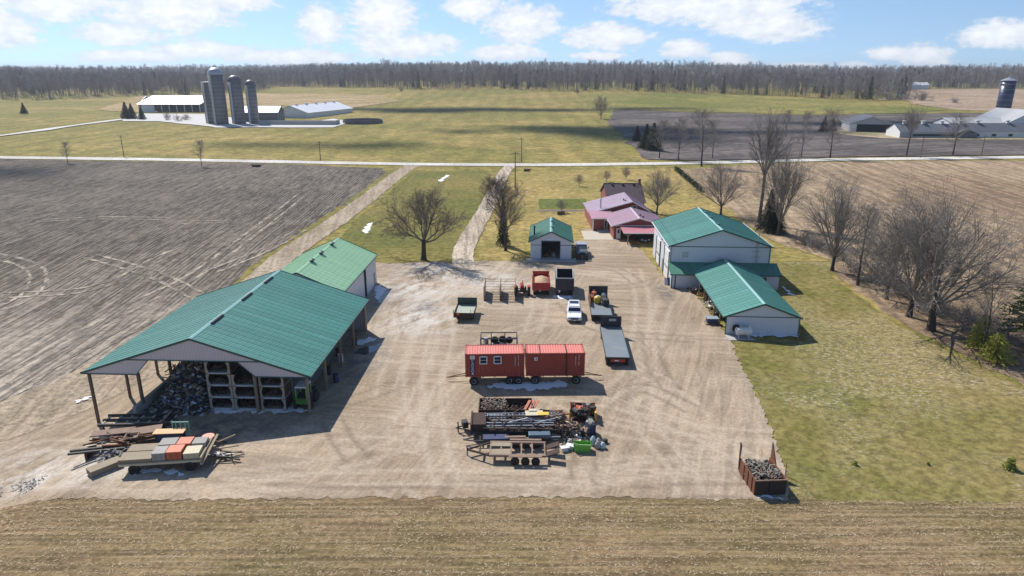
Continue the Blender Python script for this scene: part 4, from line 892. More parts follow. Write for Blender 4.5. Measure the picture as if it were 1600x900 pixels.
# --- old red tractor
t = thing('old_tractor', 'small old red tractor between pen and red wagon', 'tractor', (1.5, 93.0, 0), R(2))
MB().span(-.28,.28,.9,3.0,.7,1.25).build('hood', red, t, bevel=.08); MB().span(-.35,.35,.2,.95,.6,1.15).build('gearbox', rust_dark, t, bevel=.05)
MB().span(-.24,.24,.35,.75,1.2,1.28).build('seat', iron, t); MB().span(-.24,.24,.28,.34,1.25,1.6).build('seat_back', red, t)
for x in (-.95,.95): wheel(t, x, .55, .68, .38, 'x', rust); MB().span(x-.22,x+.22,.1,1.0,1.38,1.44).build('fender', red, t)
for x in (-.6,.6): wheel(t, x, 2.8, .36, .2, 'x', rust)
MB().bar((-.9,.55,.68),(.9,.55,.68),.2).build('axle', iron, t); MB().bar((-.6,2.8,.36),(.6,2.8,.36),.1).build('front_axle', iron, t)
b = MB(); b.bar((-.5,.1,.3),(-.5,-.6,.2),.07); b.bar((.5,.1,.3),(.5,-.6,.2),.07); b.bar((-.5,-.6,.2),(.5,-.6,.2),.07); b.bar((-.5,.1,.3),(.5,.1,.3),.07); b.build('drawbar_frame', tan_rust, t)
MB().lathe([(.19,0),(.19,.03)],14,(0,1.0,1.5)).build('steering_wheel', iron, t); MB().tube((.1,2.0,1.2),(.1,2.0,1.9),.04).build('exhaust', iron, t)

# --- red grain wagon with sand and the blue tipper
def box_wagon(name, label, loc, rz, w, L, z0, z1, m, lip, inner):
    t = thing(name, label, 'wagon', loc, rz); th = .08
    MB().span(-w/2,w/2,0,th,z0,z1).build('tailgate', m, t); MB().span(-w/2,w/2,L-th,L,z0,z1+.35*(lip>0)).build('front_panel', m, t)
    for x in (-w/2, w/2-th): MB().span(x,x+th,th,L-th,z0,z1).build('side_panel', m, t)
    MB().span(-w/2+th,w/2-th,th,L-th,z0,z0+.1).build('floor', inner, t)
    for y in (.3,1.5,2.7,3.9):
        if y < L: 
            for x in (-w/2-.04,w/2+.04): MB().bar((x,y,z0),(x,y,z1),.08).build('side_rib', m, t)
    for z in (z0+.35*(z1-z0), z0+.7*(z1-z0)): MB().bar((-w/2+.1,-.03,z),(w/2-.1,-.03,z),.06).build('tailgate_rib', m, t)
    MB().span(-.5,.5,.2,L+.4,.65,z0-.01).build('chassis', iron, t)
    for y in (.7,1.75):
        MB().bar((-w/2+.15,y,.45),(w/2-.15,y,.45),.12).build('axle', iron, t)
        for x in (-w/2+.2,-w/2+.5,w/2-.5,w/2-.2): wheel(t, x, y, .46, .24, 'x', iron)
    MB().bar((0,L,.7),(0,L+1.6,.5),.14).build('drawbar', iron, t)
    return t
t = box_wagon('grain_wagon', 'red steel wagon heaped with sand', (4.2, 93.3, 0), R(-1.5), 2.45, 4.9, .85, 2.0, red, 1, rust)
v = []; k = 12
for j in range(k+1):
    for i in range(k+1):
        a, c = i/k, j/k; v.append((-1.13+2.26*a, .1+4.6*c, 1.45+.75*math.sin(math.pi*a)**.8*math.sin(math.pi*min(1,c*.85+.12))**.7+random.uniform(-.04,.04)))
MB().add(v, [(j*(k+1)+i, j*(k+1)+i+1, (j+1)*(k+1)+i+1, (j+1)*(k+1)+i) for j in range(k) for i in range(k)]).build('sand_load', sand, t, smooth=True)
MB().extrude([(.0-.35,-.06,.72),(.0,-.06,.72),(-.17,-.06,.92)],(0,.03,0)).build('reflector', white, t)
t = box_wagon('tipper_trailer', 'empty blue-black high sided tipping trailer', (7.55, 93.2, 0), R(-3.5), 2.5, 5.2, .9, 2.65, blue_black, 0, blue_black)
for x in (-1.2,1.2): MB().bar((x,0,2.68),(x,5.2,2.68),.12).build('top_rail', steel, t)
MB().bar((-1.2,0.02,2.70),(1.2,.02,2.70),.1).build('top_rail', steel, t); MB().box((-.75,-.08,.75),(.2,.05,.3)).build('marker_plate', white, t)

# --- white suv
t = thing('white_suv', 'white sport utility car with dark roof glass facing camera', 'car', (8.0, 82.0, 0), R(-4))
car_glass = mat('car_glass', (.012,.02,.045), .25, spec=.2)
car = mat('white_car_paint', (.80,.81,.83), .2, var=.02, spec=.6)
def loft(secs, m, nm, bevel=.05):
    """secs: (y, half width bottom, half width top, z bottom, z top)"""
    v = []
    for y, wb, wt, zb, zt in secs:
        zm = zb+(zt-zb)*.55
        v += [(-wb*.94,y,zb),(-wb,y,zm),(-wt,y,zt),(wt,y,zt),(wb,y,zm),(wb*.94,y,zb)]
    n = len(secs); f = [(j*6+i, j*6+(i+1)%6, (j+1)*6+(i+1)%6, (j+1)*6+i) for j in range(n-1) for i in range(6)]+[tuple(range(6))[::-1], tuple(range((n-1)*6, n*6))]
    return MB().add(v, f).build(nm, m, t, bevel=bevel)
loft([(0,.82,.78,.38,.78),(.12,.92,.84,.32,.90),(.5,.95,.86,.30,.98),(1.25,.95,.88,.30,1.05),(3.9,.95,.88,.30,1.06),(4.55,.93,.86,.32,1.05),(4.7,.88,.82,.40,.95)], car, 'body')
loft([(1.35,.88,.86,1.0,1.10),(2.05,.87,.74,1.02,1.66),(2.4,.86,.71,1.02,1.70),(3.9,.86,.71,1.02,1.69),(4.4,.85,.70,1.02,1.64),(4.62,.84,.74,1.02,1.15)], car, 'cabin')
MB().quad((-.80,1.46,1.20),(.80,1.46,1.20),(.70,2.10,1.695),(-.70,2.10,1.695)).build('windscreen', car_glass, t)
for s_ in (-1,1):
    MB().quad((s_*.862,1.75,1.12),(s_*.862,4.1,1.12),(s_*.755,4.0,1.55),(s_*.755,2.2,1.58)).build('side_window', car_glass, t)
    MB().span(min(s_*.55,s_*.88),max(s_*.55,s_*.88),-.02,.06,.66,.80).build('headlight', mat('lamp_glass',(.35,.37,.40),.15), t, bevel=.02)
    MB().box((s_*1.02,1.75,1.1),(.2,.12,.14)).build('wing_mirror', car, t, bevel=.03)
    for y in (.95,3.8): wheel(t, s_*.83, y, .36, .24, 'x', alu)
MB().span(-.5,.5,-.03,.05,.58,.80).build('grille', iron, t, bevel=.02); MB().span(-.8,.8,-.02,.08,.34,.48).build('bumper_intake', iron, t); MB().span(-.17,.17,-.05,-.02,.42,.54).build('number_plate', white, t)
MB().span(-.58,.58,3.05,4.15,1.698,1.712).build('roof_glass', car_glass, t)
for s_ in (-1,1): MB().bar((s_*.66,2.4,1.74),(s_*.66,4.3,1.73),.04).build('roof_rail', alu, t)
MB().span(-.68,.68,4.35,4.72,1.60,1.68).build('spoiler', car, t, bevel=.03); MB().quad((-.66,4.64,1.15),(.66,4.64,1.15),(.60,4.56,1.56),(-.60,4.56,1.56)).build('rear_window', car_glass, t)
for s_ in (-1,1): MB().bar((s_*.55,1.0,1.10),(s_*.55,1.3,1.12),.03).build('wiper', iron, t)

# --- two flat deck trailers
def deck_trailer(name, label, loc, rz, w, L, z, head, m):
    t = thing(name, label, 'trailer', loc, rz)
    n = max(1, int(L/2.4))
    for i in range(n): MB().span(-w/2,w/2,L*i/n,L*(i+1)/n-.015,z-.08,z).build('deck_plate', m, t)
    MB().span(-w/2,w/2,L-.05,L+.05,z,z+head).build('headboard', blue_black, t)
    for x in (-w/2-.04,w/2+.04): MB().span(x-.04,x+.04,0,L,z-.2,z-.02).build('side_rail', iron, t)
    for x in (-.5,.5): MB().span(x-.08,x+.08,.1,L+1,z-.35,z-.09).build('frame_rail', iron, t)
    MB().span(-w/2,w/2,-.06,0,z-.22,z).build('rear_bar', iron, t)
    for y in (.7,1.75):
        MB().bar((-w/2+.15,y,.48),(w/2-.15,y,.48),.12).build('axle', iron, t)
        for x in (-w/2+.2,w/2-.2): wheel(t, x, y, .48, .34, 'x', iron)
    return t
t = deck_trailer('flat_deck_trailer', 'long empty grey flat deck trailer with tall headboard', (11.55, 68.6, 0), R(-3.0), 2.5, 9.3, 1.2, 1.35, steel_deck)
MB().span(-.8,.8,-.02,.1,.62,.95).build('tail_light_panel', red, t); MB().span(-.35,.1,-.04,-.02,.72,.86).build('number_plate', white, t); MB().span(-.25,.6,9.2,9.24,1.95,2.25).build('headboard_window', steel, t)
for x in (-1.1,1.1): wheel(t, x, 8.2, .48, .3, 'x', iron)
t = deck_trailer('loaded_deck_trailer', 'trailer loaded with machinery and yellow tank beside white car', (11.55, 82.5, 0), R(-3.0), 2.6, 7.6, 1.05, 1.5, steel_deck)
for x in (-1.3,): MB().span(x-.03,x+.03,3.0,7.6,1.05,1.9).build('side_board', rust, t)
cx, cy_ = 11.55, 82.5
def onA(x, y): c, s = math.cos(R(-3)), math.sin(R(-3)); return (cx+c*x-s*y, cy_+s*x+c*y)
px, py = onA(-.25, 4.6); k = thing('yellow_tank', 'yellow plastic tank riding on the loaded trailer', 'tank', (px, py, 1.06), .2)
MB().lathe([(.3,0),(.48,.1),(.5,.3),(.5,.75),(.4,.95),(.15,1.0)], 18).build('shell', yellow, k, smooth=True); MB().lathe([(.15,.98),(.15,1.08),(.02,1.1)], 12).build('cap', white, k)
px, py = onA(-.7, 6.0); k = thing('rusty_mower', 'rust coloured machine at the front of the loaded trailer', 'machine', (px, py, 1.06), .1)
MB().box((0,0,.4),(.9,1.6,.5)).build('body', rust, k, bevel=.08); MB().tube((-.2,-.7,.5),(.2,.8,1.1),.12).build('auger_tube', rust, k); MB().box((.1,.3,.85),(.5,.6,.4),.4).build('hopper', orange, k, bevel=.04)
px, py = onA(.75, 3.9); k = thing('black_engine', 'black engine block on the loaded trailer beside yellow tank', 'engine', (px, py, 1.06), 0)
MB().box((0,0,.45),(.8,1.3,.9)).build('block', iron, k, bevel=.08); MB().lathe([(.3,0),(.3,.12)],14,(0,-.7,.5),'y').build('flywheel', blue_black, k); MB().tube((.1,.3,.9),(.1,.3,1.3),.07).build('stack', iron, k)
px, py = onA(.7, 6.1); k = thing('steel_coil', 'grey steel pump frame at front right of loaded trailer', 'pump', (px, py, 1.06), 0)
for j in range(4): MB().lathe([(.34,0),(.38,.04),(.34,.08)],14,(0,-.5+.3*j,.5),'y').build('ring', steel, k)
MB().box((0,0,.12),(.8,1.4,.2)).build('base', iron, k); MB().bar((0,-.6,.5),(0,.7,.5),.1).build('shaft', steel, k)

# --- dark truck with front attachment beside the garage
t = thing('farm_truck', 'dark pickup truck with black front loader frame beside the garage', 'truck', (11.95, 112.2, 0), R(-4))
tr_m = mat('truck_paint', (.10,.11,.13), .3, var=.1, dirt=(.25,.23,.2), dirt_amt=.3)
loft([(1.3,.9,.82,.6,1.2),(1.5,1.0,.9,.5,1.35),(2.9,1.0,.92,.5,1.42),(6.6,1.0,.95,.5,1.4),(6.7,.98,.9,.6,1.35)], tr_m, 'body'); loft([(2.8,.94,.9,1.3,1.42),(3.4,.92,.74,1.35,2.0),(4.9,.92,.74,1.35,2.02),(5.1,.9,.8,1.35,1.5)], tr_m, 'cab')
MB().quad((-.84,2.86,1.46),(.84,2.86,1.46),(.70,3.38,1.97),(-.70,3.38,1.97)).build('windscreen', mat('sky_glass',(.03,.05,.08),.05), t)
MB().span(-.85,.85,3.4,5.0,2.03,2.10).build('cab_roof', alu, t, bevel=.03)
for s_ in (-1,1):
    wheel(t, s_*.9, 2.0, .44, .3, 'x', alu); wheel(t, s_*.9, 5.6, .44, .3, 'x', alu); MB().box((s_*1.15,3.2,1.55),(.22,.12,.25)).build('wing_mirror', iron, t)
    MB().path([(s_*.75,1.3,.7),(s_*.85,.6,1.25),(s_*.85,.2,.3)], .07, 6).build('loader_arm', iron, t); MB().span(min(s_*.55,s_*.85),max(s_*.55,s_*.85),1.26,1.32,.95,1.15).build('headlight', white, t, bevel=.03)
MB().path([(-.8,.5,1.2),(-.4,.5,1.5),(0,.5,1.55),(.4,.5,1.5),(.8,.5,1.2)], .05, 6).build('hoop', steel, t)
MB().span(-1.05,1.05,.05,.15,.1,.95).build('blade', iron, t); MB().bar((0,.03,.1),(0,.03,1.0),.05).build('blade_rib', steel, t); MB().span(-1.05,1.05,0,.2,.08,.16).build('blade_edge', alu, t)
MB().span(-.8,.8,1.25,1.32,.7,1.0).build('grille', iron, t)

# --- scrap row: open bin
t = thing('scrap_bin', 'dark rusty open scrap bin with orange planks leaning inside', 'bin', (-3.1, 56.4, 0), 0)
MB().span(0,5.0,0,.08,0,1.25).build('front_panel', rust_dark, t); MB().span(0,5.0,2.3,2.38,0,1.25).build('back_panel', rust_dark, t)
for x in (0,4.92): MB().span(x,x+.08,.08,2.3,0,1.25).build('end_panel', rust_dark, t)
MB().span(.08,4.92,.08,2.3,.02,.1).build('floor', rust_dark, t)
for i in range(7): MB().bar((.3+.75*i,-.03,0),(.3+.75*i,-.03,1.25),.07).build('rib', rust_dark, t)
k = thing('scrap_load', 'tangled grey and brown scrap metal inside the dark bin', 'scrap', (-3.1, 56.4, .1))
scatter(110, 21, lambda: (random.uniform(.3,2.6), random.uniform(.4,2.0), random.uniform(.3,1.3)), (.4,1.1)).build('brown_pieces', tan_rust, k, kind='stuff'); scatter(60, 22, lambda: (random.uniform(.3,2.4), random.uniform(.4,2.0), random.uniform(.5,1.3)), (.3,1.0)).build('grey_pieces', dull, k, kind='stuff')
scatter(60, 23, lambda: (random.uniform(2.4,4.6), random.uniform(.4,2.0), random.uniform(.2,.7)), (.4,1.2)).build('dark_pieces', rust_dark, k, kind='stuff')
for i in range(3): tag(MB().bar((0,0,0),(.95,1.6,1.0),.26,.05).build('orange_plank', orange, None, (.75+.38*i,56.5,.35)), ('leftmost','middle','rightmost')[i]+' of three orange planks leaning in dark scrap bin', 'plank', 'orange planks in the scrap bin')
# --- pipe trailer
t = thing('pipe_trailer', 'dark flat trailer stacked with pipes and a ladder', 'trailer', (-3.6, 53.2, 0), R(1))
for i in range(8): MB().span(.1,7.9,.1+.3*i,.38+.3*i,.78,.86).build('deck_plank', rust_dark, t)
MB().span(0,8,0,.1,.6,.8).build('frame_rail', iron, t); MB().span(0,8,2.45,2.55,.6,.8).build('frame_rail', iron, t); MB().span(-.05,.1,.0,2.5,.5,1.5).build('headboard', rust_dark, t); MB().span(.1,1.3,.2,2.4,.87,1.4).build('tool_box', rust_dark, t)
for y in (-.05,2.6):
    for x in (4.5,5.5): wheel(t, x, y, .4, .25, 'y', rust)
b = MB(); b.path([(0,.6,.6),(-1.4,1.25,.5),(0,1.9,.6)], .06, 6); b.build('drawbar', iron, t); MB().tube((-1.2,1.25,.1),(-1.2,1.25,1.1),.06).build('jack', iron, t); MB().box((-.6,1.6,.7),(.5,.7,.6),.3).build('winch', iron, t, bevel=.05)
random.seed(12)
ORD = 'first second third fourth fifth sixth seventh eighth ninth tenth eleventh twelfth thirteenth fourteenth fifteenth sixteenth'.split()
pm = [tan_rust, steel, iron, rust_dark, steel, navy, iron, alu, rust_dark, tan_rust]
for i in range(16):
    y = .15+.15*i; x0 = random.uniform(1.2,2.2)-(.6 if i < 6 else 0); L = random.uniform(4.6,6.8); r = random.uniform(.035,.075)
    d = ['thin','short','long','bent','pale','dark','rusty','bright'][i % 8]
    tag(MB().tube((0,0,0),(L,random.uniform(-.25,.25),random.uniform(0,.12)),r,r,8).build('pipe', pm[i % 10], None, (-3.6+x0, 53.2+y, .98+random.uniform(0,.3))), '%s %s pipe on dark flat trailer, %s from the near edge' % (d, {'aluminium':'aluminium','galvanised_steel':'steel','black_iron':'black iron','dusty_rust':'dusty','dark_rust':'dark brown','navy_paint':'navy'}[pm[i % 10].name], ORD[i]), 'pipe', 'pipes on the dark flat trailer')
k = thing('loose_scrap', 'rusty bars and offcuts strewn over the pipe trailer load', 'scrap', (-3.2, 53.2, .9), R(1)); scatter(90, 25, lambda: (random.uniform(1.0,8.2), random.uniform(.1,2.4), random.uniform(.15,.5)), (.4,1.8)).build('rusty_pieces', rust_dark, k, kind='stuff'); scatter(46, 26, lambda: (random.uniform(5,9), random.uniform(.1,2.6), random.uniform(.0,.45)), (.3,1.1)).build('brown_pieces', tan_rust, k, kind='stuff')
k = thing('ladder', 'aluminium ladder lying on top of the pipe trailer', 'ladder', (-2.4, 54.9, 1.42), R(2.5))
for y in (0,.42): MB().bar((0,y,0),(6.2,y,0),.05,.09).build('ladder_rail', alu, k)
for i in range(19): MB().bar((.2+.32*i,.0,0),(.2+.32*i,.42,0),.045).build('rung', alu, k)
k = MB().path([(0,0,0),(1.6,.1,.35),(2.6,0,0),(4.6,.5,.25)], .05, 6).build('bent_rail', steel, None, (-.2, 53.9, 1.35)); tag(k, 'bent grey handrail across the pipe trailer load', 'rail')
k = thing('yellow_sheet', 'yellow and cream sheet on the pipes beside the ladder end', 'sheet', (2.0, 55.3, 1.5), .05); MB().box((0,0,0),(1.6,.9,.06)).build('cream_sheet', cream, k); MB().box((.8,-.25,.06),(1.0,.55,.05)).build('yellow_panel', yellow, k); MB().box((-.1,.45,.08),(.7,.4,.06)).build('cream_offcut', cream, k)
k = thing('beam_bundle', 'bundle of rusty beams beyond the pipe trailer end', 'beams', (2.2, 56.2, 0), 0)
for i in range(9): MB().bar((random.uniform(-.2,.4),.25*i-.2,.2+.12*(i%4)),(random.uniform(2.4,3.2),.22*i-.2,.25+.1*(i%3)),.13,.1).build('beam', [tan_rust, rust_dark, rust][i%3], k)
# --- narrow trailer with blue grey panels
t = thing('frame_trailer', 'narrow trailer with blue steel panels behind the triple axle trailer', 'trailer', (-3.0, 51.95, 0), R(1.5))
for y in (0,.8): MB().span(0,7.0,y,y+.09,.5,.62).build('frame_rail', iron, t)
for i in range(6): MB().span(.2+1.2*i,.3+1.2*i,.09,.8,.5,.6).build('cross_member', rust_dark, t)
b = MB(); b.bar((0,.05,.55),(-1.2,.45,.5),.09); b.bar((0,.85,.55),(-1.2,.45,.5),.09); b.build('drawbar', iron, t)
for y in (-.1,1.0): wheel(t, 5.2, y, .34, .2, 'y', iron)
MB().box((1.6,.45,.72),(2.2,.7,.08),0,.1).build('blue_panel', navy, t); MB().box((3.3,.4,.72),(1.8,.3,.1)).build('tan_beam', tan_rust, t); MB().box((5.4,.5,.85),(1.9,.7,.35)).build('steel_cover', mat('blue_grey_steel',(.12,.17,.22),.4,.3), t, bevel=.05); MB().tube((4.2,.2,.7),(7.2,.3,.75),.06).build('tube_rail', steel, t)
# --- triple axle trailer
t = thing('triple_axle_trailer', 'empty brown triple axle trailer with open frame floor nearest camera', 'trailer', (-1.9, 49.4, 0), R(-1.5))
for y in (0,2.05): MB().span(0,4.7,y,y+.22,.62,.80).build('side_rail', tan_rust, t)
for x in (0,.9,1.75,2.6,3.5,4.55): MB().span(x,x+.12,.22,2.05,.64,.76).build('cross_member', tan_rust, t)
MB().span(.12,1.75,.22,.9,.73,.79).build('deck_plank', board, t); MB().span(.12,1.75,1.45,2.05,.73,.79).build('deck_plank', board, t)
for p in (((0,.1,.7),(-1.9,1.13,.62)),((0,2.15,.7),(-1.9,1.13,.62)),((-.8,.55,.68),(-.8,1.7,.68))): MB().bar(*p,.13).build('drawbar', rust_dark, t)
MB().tube((-1.9,1.13,0),(-1.9,1.13,.9),.05).build('jack', iron, t)
for y in (-.2,2.47):
    for x in (2.15,3.0,3.85): wheel(t, x, y, .36, .24, 'y', rust)
    MB().span(1.65,4.35,y-.14,y+.14,.80,.86).build('fender', tan_rust, t)
for y in (.1,1.2): MB().box((5.2,y+.45,.75),(1.3,.7,.08),0,0,-.35).build('ramp', rust_dark, t)
# --- odds and ends at the right end of the row
k = thing('green_tub', 'bright green half round plastic trough at end of scrap row', 'trough', (5.95, 51.0, 0), R(-3))
prof = [(-.75,.95),(-.72,.35),(-.55,.0),(.55,.0),(.72,.35),(.75,.75)]
b = MB(); v = [(x,0,z) for x,z in prof]+[(x,.7,z) for x,z in prof]; b.add(v, [(i,i+1,7+i,6+i) for i in range(5)]); b.build('shell', green, k)
for y in (0,.7): MB().extrude([(-.75,y,.75),(-.72,y,.35),(-.55,y,0),(.55,y,0),(.72,y,.35),(.75,y,.75)],(0,.04,0)).build('end_wall', green, k)
MB().path([(-.75,0,.95),(-.3,0,.78),(.75,0,.76)],.05).build('rim', mat('pale_green',(.35,.62,.25),.5), k)
def sink(name, label, loc, rz, m=white):
    k = thing(name, label, 'sink', loc, rz); MB().box((0,0,.4),(.75,.5,.08)).build('basin_rim', m, k, bevel=.02); MB().box((0,0,.2),(.55,.38,.36)).build('bowl', m, k, bevel=.05); MB().tube((0,.2,.4),(0,.2,.65),.02).build('tap', steel, k)
sink('white_sink', 'white sink tipped on ground left of green trough', (4.5, 51.3, 0), .3); sink('white_basin', 'second white basin touching the green trough', (5.0, 51.6, .02), -.4)
k = thing('orange_skid', 'orange skid box full of mixed engine scrap', 'crate', (5.35, 56.2, 0), R(-3))
MB().span(0,2.4,0,2.0,.05,.2).build('floor', rust, k)
for x in (0,2.35): MB().span(x,x+.06,0,2.0,.2,1.05).build('side_panel', orange, k); MB().box((x,.2,.6),(.2,.35,1.0)).build('yellow_bracket', yellow, k, bevel=.04)
MB().span(0,2.4,1.95,2.0,.2,1.1).build('back_panel', rust, k)
for nm, m, n, sd in (('rusty_pieces', rust, 40, 31), ('dark_pieces', iron, 40, 32), ('grey_pieces', dull, 22, 33), ('orange_pieces', orange, 10, 34)): scatter(n, sd, lambda: (random.uniform(.2,2.2), random.uniform(.1,1.8), random.uniform(.3,1.2)), (.25,.7), 'box').build(nm, m, k, kind='stuff')
k = thing('navy_bin', 'tall navy blue bin with grey scrap in front of orange skid', 'bin', (7.0, 54.2, 0), .1)
for x in (-.4,.36): MB().span(x,x+.04,-.4,.4,0,1.0).build('side_panel', navy, k)
for y in (-.4,.36): MB().span(-.36,.36,y,y+.04,0,1.0).build('end_panel', navy, k)
scatter(22, 41, lambda: (random.uniform(-.3,.3), random.uniform(-.3,.3), random.uniform(.8,1.3)), (.2,.6), 'box').build('contents', grey_plastic, k, kind='stuff')
k = thing('rust_pile', 'low pile of rusty parts between orange skid and sinks', 'scrap pile', (5.6, 53.6, .07))
scatter(60, 42, lambda: (random.gauss(0,.5), random.gauss(0,.8), abs(random.gauss(0,.3))), (.2,.6), 'box').build('rusty_pieces', tan_rust, k, kind='stuff'); scatter(40, 43, lambda: (random.gauss(0,.5), random.gauss(-.6,.7), abs(random.gauss(0,.3))), (.2,.6), 'box').build('dark_pieces', iron, k, kind='stuff'); scatter(16, 44, lambda: (random.gauss(.1,.4), random.gauss(-1.2,.4), abs(random.gauss(0,.3))), (.25,.5), 'box').build('white_pieces', white, k, kind='stuff')
k = thing('pale_sacks', 'pale blue and grey sacks slumped right of the green trough', 'sacks', (7.0, 52.2, .07))
for i, (x, y, h) in enumerate(((0,0,.9),(.45,-.15,.8),(.8,-.5,.6),(.35,-.5,.7))): MB().lathe([(.05,0),(.26,.08),(.24,h*.6),(.12,h*.9),(.02,h)], 9, (x,y,0)).build('sack', [mat('pale_blue_bag',(.42,.52,.56),.7), grey_plastic][i%2], k)
tag(MB().lathe([(.16,0),(.24,.05),(.24,.3),(.16,.35)],12).build('rubber_ring', black, None, (8.1,52.6,.07)), 'small black rubber ring right of the pale sacks', 'rubber ring')

# --- lower left: wagon with blocks and crates
t = thing('flat_hay_wagon', 'wooden flat wagon carrying slabs and orange crates', 'wagon', (-31.0, 47.6, 0), R(7))
for i in range(9): MB().span(-.4,6.0,.05+.30*i,.33+.30*i,1.0,1.07).build('deck_plank', board, t)
MB().span(-.4,6.0,0,.12,.82,1.0).build('side_rail', cream, t); MB().span(-.4,6.0,2.6,2.72,.82,1.0).build('side_rail', wood, t); MB().span(5.9,6.05,-.2,2.9,1.0,1.35).build('end_rail', board, t); MB().bar((6.1,-.5,.9),(6.4,3.2,1.5),.2,.06).build('loose_board', board, t)
for x in (.7,5.0):
    MB().bar((x,.1,.45),(x,2.6,.45),.14).build('axle', iron, t)
    for y in (.1,2.6): wheel(t, x, y, .45, .26, 'y', rust_dark)
MB().bar((6.0,1.3,.6),(8.6,1.0,.4),.09).build('drawbar', iron, t); MB().bar((8.0,1.05,0),(8.0,1.05,.8),.06).build('jack_stand', iron, t); MB().bar((.7,1.3,.55),(5.0,1.3,.55),.14).build('reach_pole', wood, t)
def onW(x, y): c, s = math.cos(R(7)), math.sin(R(7)); return (-31.0+c*x-s*y, 47.6+s*x+c*y)
def load(nm, label, cat, x, y, w, d, h, m, lid=True, n=1, grp='crates and slabs on the flat wagon'):
    px, py = onW(x, y); k = thing(nm, label, cat, (px, py, 1.08), R(7), grp)
    if nm == 'slab_stack':
        for i in range(n): MB().box((w/2+random.uniform(-.03,.03),d/2,h*(i+.5)/n),(w,d,h/n-.012)).build('slab', m, k)
    else:
        MB().span(0,w,0,.05,0,h).build('crate_side', m, k); MB().span(0,w,d-.05,d,0,h).build('crate_side', m, k); MB().span(0,.05,.05,d-.05,0,h).build('crate_end', m, k); MB().span(w-.05,w,.05,d-.05,0,h).build('crate_end', m, k)
        MB().box((w/2,d/2,h+.02),(w*1.02,d*1.02,.06),random.uniform(-.03,.03)).build('lid', m, k)
        for q in (.3,.7): MB().bar((w*q,-.02,.05),(w*q,-.02,h-.05),.06,.03).build('batten', m, k)
load('slab_stack', 'wide slab stack on the near left of the flat wagon', 'slabs', -.4, .1, 2.5, 1.25, .28, board, n=4); load('slab_stack', 'slab stack on the far left of the flat wagon', 'slabs', -.3, 1.5, 2.3, 1.1, .26, board, n=4)
load('wooden_crate', 'grey crate with slatted top at the far side of wagon', 'crate', 2.2, 1.55, 1.3, 1.1, .6, grey_plastic); load('wooden_crate', 'grey crate next to the near orange crate', 'crate', 2.15, .15, 1.0, 1.15, .62, grey_plastic)
load('wooden_crate', 'near orange crate on the flat wagon', 'crate', 3.25, .15, 1.15, 1.15, .66, orange); load('wooden_crate', 'far orange crate on the flat wagon', 'crate', 3.6, 1.55, 1.1, 1.1, .58, orange)
load('wooden_crate', 'pale crate at the near right end of wagon', 'crate', 4.55, .15, 1.2, 1.2, .45, cream); load('wooden_crate', 'grey crate at the far right end of wagon', 'crate', 4.8, 1.6, 1.05, 1.0, .52, grey_plastic)
k = thing('slab_pallet', 'pale stack of boards on ground left of the flat wagon', 'boards', (-33.3, 47.3, .05), R(50))
for i in range(4): MB().box((1.0,.5,.1+.13*i),(2.4,1.0,.11),random.uniform(-.02,.02)).build('board', board, k)
k = thing('blue_scrap_heap', 'low heap of blue grey wire beside the flat wagon', 'scrap', (-33.4, 50.2, gz(-33.4,50.2)+.08)); scatter(80, 51, lambda: (random.gauss(0,.5), random.gauss(0,.4), abs(random.gauss(0,.25))), (.2,.6)).build('wire_pieces', grey_plastic, k, kind='stuff'); scatter(40, 52, lambda: (random.gauss(0,.5), random.gauss(0,.4), abs(random.gauss(0,.25))), (.2,.6)).build('dark_pieces', navy, k, kind='stuff')
# rusty frames behind the wagon
t = thing('rusty_frame_stack', 'pile of rusty machine frames behind the flat wagon', 'machine frames', (-36.4, 50.1, gz(-34,52)+.0), R(13))
MB().box((2.2,2.4,1.0),(3.4,1.0,.10)).build('plate', tan_rust, t); MB().box((5.0,2.0,1.05),(2.4,1.3,.1),.1).build('plate', tan_rust, t)
random.seed(61)
for i in range(26):
    x = random.uniform(0,4.6); y = random.uniform(.1,2.6); MB().bar((x,y,.5+random.uniform(0,.6)),(x+random.uniform(1,2.6),y+random.uniform(-.7,.7),.5+random.uniform(0,.6)),random.uniform(.08,.16)).build('frame_bar', [rust, tan_rust, rust_dark, rust][i%4], t)
for y in (.0,.5): MB().bar((-.6,y,.6),(4.4,y+.1,.55),.2,.16).build('beam', iron, t)
b = MB(); 
for p, q in (((3.6,.5,1.2),(4.6,.5,1.2)),((3.6,1.4,1.2),(4.6,1.4,1.2)),((3.6,.5,1.2),(3.6,1.4,1.2)),((4.6,.5,1.2),(4.6,1.4,1.2))): b.bar(p, q, .1)
b.build('square_frame', tan_rust, t)
for x in (.6,3.6): MB().bar((x,.2,0),(x,2.4,0.0),.2,.9).build('support', rust_dark, t)
MB().box((.9,1.0,.75),(.8,.5,.05),.2).build('pale_sheet', cream, t)
t = thing('dark_frame_trailer', 'long black trailer frame parked below the left wing panel', 'trailer', (-37.2, 54.6, gz(-36,55)+.1), R(2))
for y in (0,.9,1.8): MB().span(0,6.4,y,y+.16,.85,1.1).build('frame_rail', iron, t)
for i in range(7): MB().span(.2+1.0*i,.34+1.0*i,.1,1.8,.9,1.0).build('cross_member', mat('pale_bar',(.42,.38,.33),.8), t)
for x in (4.6,5.6):
    for y in (-.05,1.95): wheel(t, x, y, .48, .3, 'y', iron)
MB().bar((5.6,.2,1.1),(6.3,.9,1.9),.1).build('raised_arm', tan_rust, t); MB().bar((.4,.2,0),(.4,.2,.9),.12).build('stand', iron, t)
k = thing('mint_gate', 'mint green rack standing behind the crates', 'rack', (-29.9, 53.6, .08), R(2))
for x in (0,.3,.7,1.1,1.4): MB().bar((x,0,.6),(x,0,1.5),.07).build('upright', mint, k)
for z in (.62,1.42): MB().bar((0,0,z),(1.4,0,z),.07).build('rail', mint, k)
